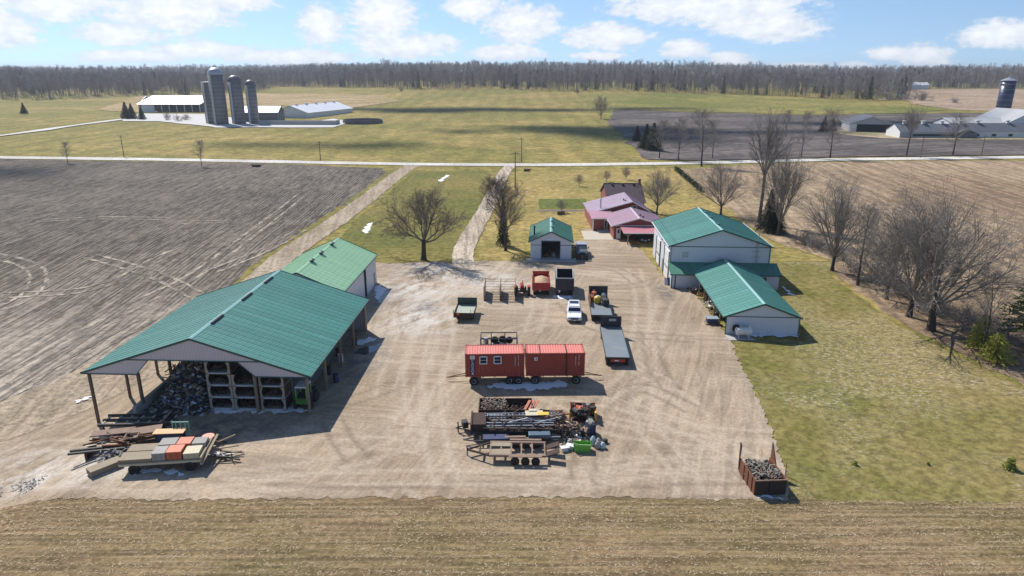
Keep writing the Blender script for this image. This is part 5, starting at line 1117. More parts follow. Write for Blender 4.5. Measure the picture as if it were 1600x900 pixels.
for x in (0,1.4): MB().bar((x,0,0),(x,.1,.65),.08).build('leg', mint, k)
k = thing('orange_top_table', 'low table with pale orange top behind the orange crates', 'table', (-31.0, 52.3, .07), R(4)); MB().box((1.2,.5,.95),(2.6,.9,.06)).build('top', mat('pale_orange',(.62,.38,.20),.7), k); MB().box((1.2,.5,.55),(2.2,.7,.6)).build('cabinet', navy, k, bevel=.03)
for x in (.1,2.3):
    for y in (.15,.85): MB().bar((x,y,0),(x,y,.92),.08).build('leg', iron, k)
k = thing('orange_cone_scrap', 'orange hopper among bent bars right of wagon', 'hopper', (-26.1, 52.0, .07), .3)
MB().lathe([(.18,.3),(.5,.95),(.52,1.0)],14).build('hopper', mat('salmon_paint',(.62,.20,.14),.5), k)
for i in range(9): MB().bar((random.uniform(-.9,.6),random.uniform(-.8,.6),random.uniform(.1,.4)),(random.uniform(.4,2.2),random.uniform(-.9,.8),random.uniform(.1,.9)),.09).build('bent_bar', [rust_dark,board,iron][i%3], k)
k = thing('drawbar_tangle', 'tangle of dark drawbars and white rods at wagon front', 'scrap', (-24.4, 50.2, .07)); 
for i in range(8): MB().bar((random.uniform(-1,.2),random.uniform(-.6,.7),.15+random.uniform(0,.4)),(random.uniform(.6,1.9),random.uniform(-.8,.9),.1+random.uniform(0,.3)),.09).build('bar', [iron,rust_dark,board,white][i%4], k)
k = thing('stone_rubble', 'pale rubble heap on gravel left of the boards', 'rubble', (-38.7, 48.0, gz(-38.7,48)+.05)); scatter(130, 71, lambda: (random.gauss(0,.9), random.gauss(0,.6), abs(random.gauss(0,.07))), (.06,.22), 'box').build('stones', conc, k, kind='stuff')

# --- rusty bin at the lawn corner
t = thing('rusty_skip', 'rusty open top skip with swung doors at lawn corner', 'skip', (19.7, 44.9, 0), R(3))
MB().span(-1.2,1.2,0,.08,.1,1.35).build('front_panel', rust_dark, t)
for s_ in (-1,1):
    MB().span(s_*1.2-.04,s_*1.2+.04,.08,3.2,.1,1.35).build('side_panel', rust, t)
    for y in (.6,1.4,2.2): MB().bar((s_*1.26,y,.1),(s_*1.26,y,1.35),.08).build('side_rib', rust, t)
MB().span(-.12,.12,-.08,0,.1,1.35).build('front_rib', iron, t); MB().bar((-1.2,-.02,1.36),(1.2,-.02,1.36),.09).build('top_rim', tan_rust, t)
MB().span(-1.16,1.16,.08,3.1,.05,.15).build('floor', rust_dark, t)
MB().extrude([(1.25,3.2,.2),(1.25,2.2,1.3),(1.25,3.0,2.5),(1.25,3.2,2.75)],(.07,.0,0)).build('right_door', orange if False else rust, t); MB().extrude([(-1.25,3.2,.3),(-1.25,3.0,2.6),(-1.25,3.2,2.75),(-1.25,3.35,2.7)],(-.06,0,0)).build('left_door', rust_dark, t)
k = thing('brush_load', 'grey brown brush and scrap heaped in the rusty skip', 'scrap', (19.7, 44.9, 0), R(3))
scatter(220, 81, lambda: (random.uniform(-1.0,1.0), random.uniform(.25,2.8), random.uniform(.7,1.35)), (.25,.8)).build('brown_pieces', tan_rust, k, kind='stuff'); scatter(160, 82, lambda: (random.uniform(-1.0,1.0), random.uniform(.6,2.8), random.uniform(1.0,1.5)), (.2,.7)).build('grey_pieces', dull, k, kind='stuff'); MB().span(-1.1,1.1,.15,2.9,.2,.9).build('packed_base', rust_dark, k)
tag(MB().bar((0,0,0),(0,0,1.3),.05).build('survey_stake', wood, None, (21.9, 47.6, 0)), 'thin stake standing right of the rusty skip', 'stake')

# --- around the storage wing
t = thing('fuel_tank', 'white horizontal fuel tank on concrete pad at white gable', 'fuel tank', (28.0, 77.05, .1), R(-3))
MB().lathe([(.05,-.98),(.36,-.95),(.46,-.85),(.46,.85),(.36,.95),(.05,.98)],18,(0,0,.85),'x').build('tank', white, t, smooth=False)
for x in (-.6,.6): MB().bar((x,-.3,0),(x,-.2,.6),.08).build('leg', white, t); MB().bar((x,.3,0),(x,.2,.6),.08).build('leg', white, t)
MB().box((-.4,0,1.4),(.3,.25,.3)).build('pump', steel, t, bevel=.03); MB().lathe([(.12,1.28),(.12,1.5),(.02,1.55)],10,(.7,0,0)).build('filler', white, t); MB().path([(-.4,-.1,1.5),(-.9,-.3,1.3),(-1.0,-.2,.6)],.03).build('hose', iron, t)
k = thing('hose_reel', 'black hose reel on white gable behind fuel tank', 'reel', (27.35, 77.75, 1.0), R(-3.6)); MB().lathe([(.3,-.06),(.52,-.06),(.52,.06),(.3,.06)],20,(0,0,0),'y').build('coil', black, k); MB().lathe([(.05,-.08),(.3,-.08),(.3,.08),(.05,.08)],14,(0,0,0),'y').build('drum', iron, k)
sheet('concrete_pad', [(26.1,76.2),(29.4,76.1),(28.9,77.8),(26.0,78.0)], conc, .11, 1, 0, 2, 0)
t = thing('blue_tool_chest', 'blue grey chest on a pallet at open side of storage wing', 'chest', (25.6, 82.0, .07), R(-3))
MB().span(-.7,.7,-.5,.5,.2,.75).build('box', navy, t, bevel=.04); MB().span(-.74,.74,-.54,.54,.75,.82).build('lid', mat('blue_grey_lid',(.28,.34,.38),.5), t)
for i in range(5): MB().span(-.9,.9,-.65+.28*i,-.45+.28*i,.12,.16).build('pallet_board', board, t)
for x in (-.8,0,.8): MB().span(x-.05,x+.05,-.65,.65,.02,.12).build('pallet_bearer', board, t)
for i, (x, y, l) in enumerate([(26.9,84.6,'nearest the blue chest'),(26.9,88.0,'midway along the storage wing'),(27.2,91.6,'nearest the lean-to'),(26.4,94.6,'by the lean-to corner')]):
    k = thing('junk_pile', 'pile of boards and parts under the open eave '+l, 'junk', (x, y, .07), .3*i, 'piles under the open eave')
    for j in range(6): MB().bar((random.uniform(-.5,.2),random.uniform(-.8,.8),.1+.1*j),(random.uniform(.2,.7),random.uniform(-.8,.8),.12+.12*j),.12,.06).build('board', [board,wood,cream][j%3], k)
    scatter(22, 90+i, lambda: (random.gauss(0,.35), random.gauss(0,.5), random.uniform(.1,.9)), (.2,.55), 'box').build('parts', [iron, white, rust][i%3], k, kind='stuff')
k = thing('leaning_ramp', 'grey ramp leaning on the workshop corner', 'ramp', (23.3, 98.6, .07), R(-3)); MB().box((0,0,.5),(.5,.12,1.1),0,-.35).build('plate', steel, k); MB().box((.35,.1,.55),(.3,.3,1.1)).build('post', navy, k)
# car in the carport
t = thing('carport_car', 'dark car parked in the shade of the carport', 'car', (25.0, 124.6, .07), R(2))
loft([(0,.8,.76,.3,.7),(.5,.88,.82,.26,.9),(1.2,.9,.84,.26,.95),(3.9,.9,.84,.26,.97),(4.4,.85,.8,.32,.9)], blue_black, 'body'); loft([(1.1,.84,.82,.92,.97),(1.8,.82,.64,.94,1.4),(3.2,.82,.62,.94,1.42),(3.9,.8,.7,.94,1.0)], blue_black, 'cabin')
for s_ in (-1,1):
    for y in (.8,3.5): wheel(t, s_*.8, y, .32, .22, 'x', alu)
    MB().span(min(s_*.5,s_*.8),max(s_*.5,s_*.8),-.02,.06,.55,.7).build('headlight', white, t)
MB().quad((-.72,1.17,1.0),(.72,1.17,1.0),(.6,1.76,1.37),(-.6,1.76,1.37)).build('windscreen', glass, t); MB().span(-.25,.25,-.04,0,.4,.52).build('number_plate', white, t)

# --- utility poles along the road
def pole(x, y, h, label, arms=1):
    t = thing('utility_pole', label, 'pole', (x, y, gz(x,y)), 0, 'utility poles'); MB().tube((0,0,0),(0,0,h),.16,.11,8).build('shaft', brown_wood, t)
    for k in range(arms):
        a = MB().bar((-1.1,0,h-.6-k),(1.1,0,h-.6-k),.12).build('crossarm', brown_wood, t)
        for x_ in (-.9,.9): MB().lathe([(.06,0),(.06,.2)],6,(x_,0,h-.54-k)).build('insulator', white, a)
for px, py, h, l in ((815,253,8.5,'utility pole across the road above the driveway'),(805,294,10,'utility pole beside the driveway bend'),(501,251,7,'utility pole across the road left of the lane'),(194,246,8,'utility pole at far left roadside'),(1438,247,8,'utility pole right of the middle road tree'),(1533,244,8,'utility pole at far right roadside')):
    pole(*P(px, py), h, l)
# --- brush logs by the driveway mouth, burn pit stump and posts on the lawn
for px, py, l, r in ((824,268,'dark log heap by the driveway mouth',1.3),(877,336,'dark stump mound on the house lawn',.9),(400,261,'brush heap at the edge of ploughed field',1.6)):
    x, y = P(px, py); k = thing('log_heap', l, 'logs', (x, y, .05)); random.seed(px)
    for i in range(9):
        a = random.uniform(-.4,.4); MB().tube((-r*random.uniform(.5,1),(i%3)*.35,.15+.25*(i//3)),(r*random.uniform(.5,1),(i%3)*.35+a,.15+.25*(i//3)),.16,.13,7).build('log', brown_wood, k)
# --- snow left in the shade
def snow_patch(pts, seed, z=.10, amp=.4):
    sheet('snow_patch', pts, snow, z, .2, amp, .6, seed, freq=1.8, kind='stuff')
for i, pts in enumerate([[P(330,647),P(400,645),P(470,646),P(486,643),P(470,638),P(340,641)], [P(762,606),P(830,612),P(890,604),P(880,598),P(770,600)], [P(206,744),P(250,739),P(285,744),P(290,740),P(240,734)], [P(1184,782),P(1226,780),P(1224,777),P(1190,778)], [P(1170,527),P(1248,527),P(1250,524),P(1172,524)],
        [P(596,446),P(604,455),P(590,470),P(585,452)], [P(894,408),P(918,407),P(916,404),P(896,405)], [P(565,362),P(575,350),P(582,348),P(578,360),P(572,366)], [P(684,283),P(698,274),P(702,274),P(690,284)], [P(118,633),P(140,626),P(145,620),P(120,628)], [P(860,466),P(895,468),P(893,463),P(866,463)], [P(1222,448),P(1228,455),P(1238,462),P(1236,458)], [P(555,540),P(590,533),P(588,528),P(560,532)]]):
    snow_patch(pts, 40+i, .20 if i in (9,) else .11 if i not in (7,8) else .08)
wet = NT('melt_water'); wet_m = wet.done((.06,.065,.07), .05, spec=.6)
sheet('puddle', [P(560,545),P(585,541),P(598,535),P(590,548),P(570,556),P(556,553)], wet_m, .085, .4, .3, 1, 60, freq=.8); sheet('puddle', [P(600,452),P(608,458),P(596,474),P(588,474)], wet_m, .085, .4, .2, 1, 61, freq=.8)
# ------------------------------------------------------------------ vegetation
bark = mat('grey_bark', (.105,.085,.072), .95, var=.3, scale=2.5)
bark_dark = mat('dark_bark', (.055,.043,.035), .95, var=.3, scale=2.5)
twig_grey = mat('grey_twigs', (.235,.205,.18), .95, var=.2, scale=.8)
twig_brown = mat('brown_twigs', (.165,.128,.103), .95, var=.25, scale=.8)
twig_pale = mat('pale_twigs', (.29,.25,.22), .95, var=.2, scale=.8)
needle = mat('spruce_needles', (.028,.042,.018), .9, var=.4, scale=1.2)
cedar = mat('cedar_needles', (.34,.33,.05), .9, var=.35, scale=1.0)
def ring_tube(mb, pts, rad, n):
    base = len(mb.v); k = len(pts)
    for i, p in enumerate(pts):
        d = (pts[min(i+1, k-1)]-pts[max(i-1, 0)]).normalized(); a = Vector((0,0,1)) if abs(d.z) < .9 else Vector((1,0,0))
        x = d.cross(a).normalized(); y = d.cross(x)
        for j in range(n):
            t_ = 6.2832*j/n; q = p+(x*math.cos(t_)+y*math.sin(t_))*rad[i]; mb.v.append((q.x, q.y, q.z))
    for i in range(k-1):
        for j in range(n): mb.f.append((base+i*n+j, base+i*n+(j+1) % n, base+(i+1)*n+(j+1) % n, base+(i+1)*n+j))
def rv(): return Vector((random.uniform(-1,1), random.uniform(-1,1), random.uniform(-1,1)))
def bend(d, ang):
    a = d.cross(rv())
    if a.length < 1e-4: a = Vector((1,0,0))
    return (Matrix.Rotation(ang, 3, a.normalized()) @ d).normalized()
def branch(mb, p, d, L, r, lvl, cfg):
    ns = (5,4,3,2,1)[lvl]; sides = (7,5,4,3,3)[lvl]; pts = [p]; dirs = [d]
    for i in range(ns):
        d = (d+rv()*cfg['wob'][lvl]+Vector((0,0,cfg['up'][lvl]))).normalized(); p = p+d*(L/ns); pts.append(p); dirs.append(d)
    tip = .30 if lvl < 4 else .55
    ring_tube(mb, pts, [max(cfg['rmin'], r*(1-(1-tip)*i/ns)) for i in range(ns+1)], sides)
    if lvl+1 >= cfg['levels']: return
    n = cfg['n'][lvl]
    for k in range(n):
        t = cfg['t0'][lvl]+(1-cfg['t0'][lvl])*((k+random.random())/n); f = t*ns; i = min(int(f), ns-1)
        q = pts[i].lerp(pts[i+1], f-i); a = random.uniform(*cfg['ang'][lvl])
        branch(mb, q, bend(dirs[i+1], a), L*cfg['ratio'][lvl]*random.uniform(.7,1.15)*(1.15-.45*t), max(cfg['rmin'], r*(1-.7*t)*.62), lvl+1, cfg)
def tree_meshes(name, seed, H, trunk_h, r, limbs, ang, Lr, cfg, leader=False, tm=bark_dark, cm=twig_brown):
    random.seed(seed); tb = MB(); cb = MB()
    base = dict(levels=5, n=(0,7,6,5,0), t0=(0,.22,.2,.15,0), ang=((0,0),(.35,.8),(.4,.9),(.4,1.0),(0,0)), ratio=(0,.52,.52,.5,.5), wob=(.08,.16,.22,.28,.2), up=(0,.05,.05,.03,0), rmin=.0065)
    base.update(cfg); cfg = base
    pts = [Vector((0,0,-.3)), Vector((0,0,.25))]; rad = [r*1.7, r*1.15]; d = Vector((0,0,1)); p = pts[-1]; top = trunk_h if not leader else H*.93; ns = 4 if not leader else 9
    for i in range(ns):
        d = (d+rv()*.06).normalized(); p = p+d*((top-.25)/ns); pts.append(p); t = (i+1)/ns; rad.append(r*(1-.22*t) if not leader else max(.03, r*(1-.93*t)))
    ring_tube(tb, pts, rad, 9)
    for k in range(limbs):
        az = 6.283*(k*.382+random.uniform(-.06,.06)); 
        if leader:
            t = trunk_h/H+(1-trunk_h/H)*((k+.5)/limbs)*.97; f = t*ns+1; i = min(int(f), ns); q = pts[i].lerp(pts[min(i+1, ns+1)], f-i)
            a = random.uniform(*ang)*(1.1-.5*t); L = H*Lr*random.uniform(.8,1.15)*math.sin(math.pi*min(.97, .22+.75*(t-trunk_h/H)/(1-trunk_h/H)))**.8; rr = max(.03, r*.42*(1-.75*t))
        else:
            q = pts[-1].lerp(pts[-2], random.uniform(0,.9)); a = ang[0]+(ang[1]-ang[0])*((k+.3)/limbs); L = (H-trunk_h)*Lr*random.uniform(.85,1.1)*(1.0-.12*(k/limbs)); rr = r*random.uniform(.30,.46)
        branch(cb, q, Vector((math.sin(a)*math.cos(az), math.sin(a)*math.sin(az), math.cos(a))), L, rr, 1, cfg)
    t_me = tb.mesh(name+'_trunk'); t_me.materials.append(tm); c_me = MB.mesh_fast(cb, name+'_crown'); c_me.materials.append(cm)
    return t_me, c_me
def mesh_fast(s, name):
    me = bpy.data.meshes.new(name); me.from_pydata(s.v, [], s.f); return me
MB.mesh_fast = mesh_fast
VAR = {
 'maple': tree_meshes('maple', 1, 17.5, 2.4, .36, 13, (.06,1.20), .60, dict(n=(0,10,8,6,0), up=(0,.05,.05,.02,0), ratio=(0,.56,.54,.50,.5), wob=(.08,.11,.18,.26,.2)), cm=twig_grey),
 'walnut': tree_meshes('walnut', 2, 12.5, 2.6, .30, 10, (.15,1.3), .60, dict(n=(0,9,8,6,0), wob=(.1,.26,.32,.36,.2), up=(0,.06,.05,.02,0), rmin=.010)),
 'pear': tree_meshes('pear', 3, 13.4, 3.0, .22, 40, (.5,1.0), .36, dict(n=(0,9,7,6,0), up=(0,.10,.08,.05,0)), leader=True),
 'vase': tree_meshes('vase', 4, 17, 2.2, .30, 14, (.05,.85), .62, dict(n=(0,10,8,5,0), up=(0,.04,.05,.03,0), ratio=(0,.54,.54,.5,.5), wob=(.08,.11,.18,.26,.2)), cm=twig_grey),
 'poplar': tree_meshes('poplar', 5, 24, 9, .42, 11, (.06,.72), .60, dict(n=(0,10,7,5,0), up=(0,.04,.05,.03,0), ratio=(0,.46,.5,.5,.5), wob=(.08,.14,.2,.26,.2)), tm=bark, cm=twig_grey),
 'slender': tree_meshes('slender', 6, 15, 3.0, .17, 24, (.45,.95), .33, dict(n=(0,8,7,4,0), up=(0,.09,.06,.03,0)), leader=True, cm=twig_grey),
 'round': tree_meshes('round', 7, 11, 1.5, .19, 15, (.1,1.15), .60, dict(n=(0,9,7,5,0)), cm=twig_grey),
}
VH = {}
for k_, (tm_, cm_) in VAR.items():
    co = np.empty(len(cm_.vertices)*3); cm_.vertices.foreach_get('co', co); co = co.reshape(-1, 3); VH[k_] = float(np.percentile(co[:, 2], 99.5))
def put_tree(kind, px, py, H, label, wide=1.0, rz=0, group=None, at=None, cat='tree'):
    x, y = at or P(px, py); t = thing('bare_tree', label, cat, (x, y, gz(x, y)), rz, group); s = H/VH[kind]; t.scale = (s*wide, s*wide, s)
    for nm, me in zip(('trunk', 'crown'), VAR[kind]):
        o = bpy.data.objects.new(nm, me); COL.objects.link(o); o.parent = t
    return t
TREES = [
 ('walnut',662,406,12.8,'wide bare tree with dark limbs on the lawn between lane and driveway',1.05,0),
 ('pear',790,392,13.4,'dense oval bare tree beside the driveway and garage',1.2,1),
 ('vase',1300,423,15.5,'bare vase shaped tree right of the workshop lawn edge',.85,.5),
 ('maple',1454,516,18.2,'largest bare spreading tree at right of the side lawn',1.0,0),
 ('maple',1420,495,16.5,'bare tree just behind left of the largest spreading tree',.85,2.1),
 ('vase',1385,468,12.5,'smaller bare tree left of the largest spreading tree',.9,3.3),
 ('slender',1340,446,12.5,'thin pale tree between the vase tree and the brush',1.50,1.5),
 ('poplar',1186,348,24,'tallest bare tree with thick pale trunk behind the workshop',.72,0),
 ('vase',1215,368,18.5,'bare forked tree beside the dark spruce behind the workshop',.72,1.9),
 ('round',1126,336,12,'round bare tree peeking over the workshop roof',.95,.7),
 ('round',1026,334,10.5,'bare lawn tree right of the farmhouse',.85,2.6),
 ('slender',1536,553,10,'thin bare tree among the brush at right',1.35,2.2),
 ('vase',1640,520,14,'bare tree at the right picture edge beyond the brush',.8,4.0),
 ('slender',1030,248,14.5,'bare roadside tree nearest the dark evergreens',1.50,.4), ('slender',1060,251,15,'second bare roadside tree right of the evergreens',1.35,1.4), ('slender',1096,260,19,'tall bare tree on the near verge of the road',1.50,2.4),
 ('slender',1113,248,14,'bare roadside tree behind the near verge tree',1.20,3.4), ('slender',1252,246,17,'thin bare roadside tree above the brown field',1.05,.9), ('slender',1228,214,13,'bare tree far out in dark field',1.20,1.9),
 ('slender',1297,247,18,'bare roadside tree left of the dark barn',1.35,2.9), ('poplar',1416,244,19,'tall roadside tree with broken top at right farm',.8,3.9), ('slender',1488,243,16,'bare roadside tree in front of low cow barns',1.65,4.9),
 ('slender',315,260,9,'lone slim bare tree on the ploughed field roadside',1.05,.2), ('slender',106,255,7.5,'small bare roadside tree at far left',1.20,1.2),
 ('round',939,186,15.5,'lone bare tree on the corner of far fields',.75,.3), ('round',902,149,8,'tiny lone tree at top of the green field',.7,1.3), ('round',627,146,8,'tiny bare tree on far field boundary left',.7,2.3),
 ('round',905,291,3.5,'small bare fruit tree above the green plot',.8,0), ('round',948,284,3.5,'small bare fruit tree left of the house roof',.8,1), ('round',978,281,4,'small bare fruit tree behind the house roof',.8,2), ('round',877,332,3.2,'bare shrub tree at the garden bed',.8,3), ('round',1040,300,4,'small bare tree on lawn near the hedge',.8,4),
]
for a in TREES: put_tree(*a)
# brush along the field edge
random.seed(17)
def shrub_mesh(seed, n, H, m):
    random.seed(seed); b = MB(); cfg = dict(levels=5, n=(0,0,6,5,0), t0=(0,0,.2,.15,0), ang=((0,0),(0,0),(.35,.9),(.4,1.0),(0,0)), ratio=(0,0,.55,.5,.5), wob=(0,0,.28,.3,.25), up=(0,0,.04,.0,0), rmin=.012)
    for k in range(n):
        az = random.uniform(0,6.28); a = random.uniform(.1,1.25); branch(b, Vector((random.gauss(0,.5),random.gauss(0,.5),-.05)), Vector((math.sin(a)*math.cos(az),math.sin(a)*math.sin(az),math.cos(a))), H*random.uniform(.5,1.0), .05, 2, cfg)
    me = b.mesh_fast('shrub'); me.materials.append(m); return me
SH = [shrub_mesh(1, 18, 2.8, twig_grey), shrub_mesh(2, 16, 2.5, twig_pale), shrub_mesh(3, 18, 2.2, twig_pale)]
edge = [(54.5,124),(55.5,120),(56,116),(56.5,112.5),(55.5,109),(57.5,104),(55.5,100),(57,96.5),(56,93),(58.5,90),(56.5,86.5),(59.5,83.5),(56.5,80),(60,77.5),(57.5,74.5),(61.5,72.5),(58.5,69.5),(63.5,68),(60.5,65.5),(66,63.5),(63,62),(68.5,60),(65,58),(59.5,71.5),(55.2,105.5),(62,74.8),(66.5,66)]
ORD2 = 'first second third fourth fifth sixth seventh eighth ninth tenth eleventh twelfth thirteenth fourteenth fifteenth sixteenth seventeenth eighteenth nineteenth twentieth twenty-first twenty-second twenty-third twenty-fourth twenty-fifth twenty-sixth twenty-seventh'.split()
edge.sort(key=lambda p: -p[1])
for i, (x, y) in enumerate(edge):
    o = bpy.data.objects.new('brush_shrub', SH[i % 3]); COL.objects.link(o); o.location = (x, y, gz(x,y)); o.rotation_euler = (0,0,i*1.3); s = random.uniform(.75,1.25); o.scale = (s*1.2, s*1.2, s*.9)
    tag(o, 'leafless brush shrub beside the side lawn, %s from the workshop end' % ORD2[i], 'shrub', 'brush line shrubs')
for i, (px, py, s) in enumerate(((1440,157,3.2),(1492,161,2.6),(1388,155,3.6),(1350,154,3.4),(1415,154,3.0),(1375,151,3))):
    x, y = P(px, py); o = bpy.data.objects.new('far_bush', SH[i % 3]); COL.objects.link(o); o.location = (x, y, gz(x,y)-.5); o.rotation_euler = (0,0,i); o.scale = (s*1.7, s, s)
    tag(o, ['lone grey bush in the far tan field','larger grey bush right of the lone one in tan field','grey bushes at far wood corner','grey bushes left of the wood corner','bush at the end of the far wood','bush in front of the far wood'][i], 'bush')
for i, (px, py) in enumerate(((262,188),(277,190),(292,188))):
    x, y = P(px, py); o = bpy.data.objects.new('yard_bush', SH[i % 3]); COL.objects.link(o); o.location = (x, y, gz(x,y)); o.scale = (1.5,1.5,2)
    tag(o, ['left','middle','right'][i]+' bare bush in front of the far white barn', 'bush')
# corn residue on the stubble field, weeds along the yard edges
def litter(name, n, seed, fx, m, ln=(.12,.5), w=(.015,.04), tilt=.35, label='', cat='residue'):
    r = np.random.default_rng(seed); P0 = fx(r, n); n = len(P0); L = r.uniform(*ln, n); W_ = r.uniform(*w, n); A = r.normal(0, 1, n)*1.2; E_ = r.uniform(0, tilt, n)
    d = np.column_stack([np.cos(A)*np.cos(E_), np.sin(A)*np.cos(E_), np.sin(E_)])*L[:, None]; s_ = np.column_stack([-np.sin(A), np.cos(A), np.full(n, .04)])*W_[:, None]
    v = np.stack([P0-s_, P0+s_, P0+d+s_*.6, P0+d-s_*.6], 1).reshape(-1, 3); f = np.arange(n*4).reshape(-1, 4)
    me = bpy.data.meshes.new(name); me.from_pydata(v.tolist(), [], f.tolist()); me.materials.append(m); o = bpy.data.objects.new(name, me); COL.objects.link(o); o['kind'] = 'stuff'; tag(o, label, cat)
def on_stubble(r, n):
    y = 33+11.3*r.random(n)**.8; y = np.where(r.random(n) < .55, np.round(y/.76)*.76+r.normal(0,.07,n), y); x = r.uniform(-42, 42, n)*y/44*1.05; y = np.minimum(y, 44.0+.25*np.sin(x))
    k = np.array([mnoise.noise(Vector((a*.35, b*.9, 1))) for a, b in zip(x, y)]) > r.uniform(-.7,.25,n); x, y = x[k], y[k]
    return np.column_stack([x, y, np.full(len(x), .07)])
straw = mat('straw_residue', (.42,.325,.20), .9, var=.3, scale=2.0, dirt=(.22,.155,.085), dirt_amt=.6)
litter('corn_residue', 22000, 1, on_stubble, straw, (.06,.24), (.012,.035), .06, label='pale corn stalk residue scattered over the stubble field')
def on_edge(r, n):
    x = r.uniform(-45, 40, n); y = 44.45+r.normal(0,.35,n)+.2*np.sin(x*.7); k = np.array([mnoise.noise(Vector((a*.16, 2, 1))) for a in x]) > -.12; return np.column_stack([x[k], y[k], np.full(k.sum(), .06)])
litter('edge_weeds', 1400, 3, on_edge, mat('edge_weed', (.22,.19,.08), .95, var=.35, scale=.6), (.05,.13), (.02,.05), .5, 'weedy grass strip between gravel yard and stubble field', 'weeds')
def on_lawn(r, n):
    x = r.uniform(22, 60, n); y = r.uniform(45, 76, n); k = np.array([mnoise.noise(Vector((a*.10, b*.13, 7))) for a, b in zip(x, y)]) > r.uniform(-.1,.5,n); k &= (x-22.5)*.9 > (y-50)*.12-.3; k &= x < 44+(y-44)*.2; x, y = x[k], y[k]; return np.column_stack([x, y, np.full(len(x), .05)])
litter('lawn_litter', 5000, 4, on_lawn, mat('bleached_grass', (.42,.35,.23), .9, var=.2), (.06,.2), (.012,.035), .08, 'bleached dead grass scattered over the side lawn')
# evergreens
def conifer_mesh(seed, H, R_, n, m, droop=.25, tuft=.28, taper=1.0, z0=.06):
    random.seed(seed); b = MB()
    for k in range(n):
        t = (k+random.random())/n; z = H*(z0+(1-z0)*t); L = R_*(1-t)**taper*random.uniform(.7,1.1)+.12; a = k*2.399+random.uniform(-.3,.3); ca, sa = math.cos(a), math.sin(a)
        steps = max(2, int(L/tuft*1.6))
        for j in range(steps):
            f = (j+.6)/steps; c = Vector((ca*L*f, sa*L*f, z-droop*L*f*f+random.uniform(-.06,.06)))
            for _ in range(3):
                d = (Vector((ca,sa,-.1))+rv()*.9).normalized()*tuft*random.uniform(.7,1.5); w = d.cross(rv()).normalized()*tuft*.28
                b.add([c-w, c+w, c+d], [(0,1,2)])
    me = b.mesh_fast('conifer'); me.materials.append(m); return me
CON = {'spruce': (conifer_mesh(1, 10, 2.6, 420, needle), 10), 'cedar': (conifer_mesh(2, 4, 1.9, 120, cedar, .1, .26, .6), 4), 'pine': (conifer_mesh(3, 9, 3.4, 150, mat('pine_needles',(.09,.13,.03),.9,var=.4), .05, .4, .55, .25), 9), 'seedling': (conifer_mesh(4, 1.0, .38, 90, mat('young_needles',(.30,.31,.06),.9,var=.3), .1, .14), 1.0)}
ct = MB().tube((0,0,-.2),(0,0,1),.03,.006,7).mesh('conifer_trunk'); ct.materials.append(bark_dark)
def put_con(kind, px, py, H, label, wide=1.0, rz=0, at=None, name='evergreen_tree'):
    x, y = at or P(px, py); t = thing(name, label, 'evergreen', (x, y, gz(x,y)), rz); me, h0 = CON[kind]; s = H/h0
    o = bpy.data.objects.new('foliage', me); COL.objects.link(o); o.parent = t; o.scale = (s*wide, s*wide, s)
    o = bpy.data.objects.new('trunk', ct); COL.objects.link(o); o.parent = t; o.scale = (H, H, H*.95)
put_con('spruce',1200,362,8.5,'dark spruce at the foot of the tallest bare tree',1.25)
put_con('spruce',1212,364,6.0,'lower dark spruce beside the forked tree',1.5,2)
put_con('pine',1606,545,9.5,'green pine at right picture edge',1.0); put_con('cedar',1553,566,3.4,'yellow green cedar among the brush at right',1.2)
put_con('cedar',1530,545,4.2,'yellowish cedar left of the thin tree in the brush',.9,1); put_con('spruce',797,330,9.5,'dark spruce hidden in the dense oval tree',.55,1,at=(-1.6,123))
for i, (px, py, h) in enumerate(((1336,727,.4),(1450,727,.32),(1577,733,1.0))): put_con('seedling',px,py,h,('tiny evergreen seedling on lawn nearest the rusty skip','middle tiny evergreen seedling on the lawn','yellow green young evergreen at right edge of lawn')[i],1.2,i,name='seedling_evergreen')
for px, py, h, l in ((995,221,7,'small dark evergreen left of the roadside evergreens'),(1009,233,10,'dark evergreen at the corner of dark field'),(1020,236,11,'tallest dark evergreen by the road'),(198,186,11,'dark pine at left end of the far white barn'),(207,186,10,'second dark pine by the far white barn'),(222,187,8,'small dark spruce nearest the far white barn'),(38,178,8,'dark pine far left'),(1287,206,8,'dark evergreen left of the dark barn'),(1300,205,7,'low evergreen touching the dark barn')): put_con('spruce',px,py,h,l,1.5,px)
# hedge
hb = MB(); random.seed(33)
hp = [P(1056,266), P(1072,280), P(1096,301)]
for k in range(2600):
    f = random.random(); a, b_ = (hp[0], hp[1]) if f < .5 else (hp[1], hp[2]); g = (f % .5)*2; c = Vector((a[0]+(b_[0]-a[0])*g+random.gauss(0,.45), a[1]+(b_[1]-a[1])*g, random.uniform(.1,1.4))); d = rv().normalized()*.3; w = d.cross(rv()).normalized()*.12; hb.add([c-w, c+w, c+d], [(0,1,2)])
tag(hb.build('hedge', needle), 'clipped dark evergreen hedge along the house lawn edge', 'hedge')

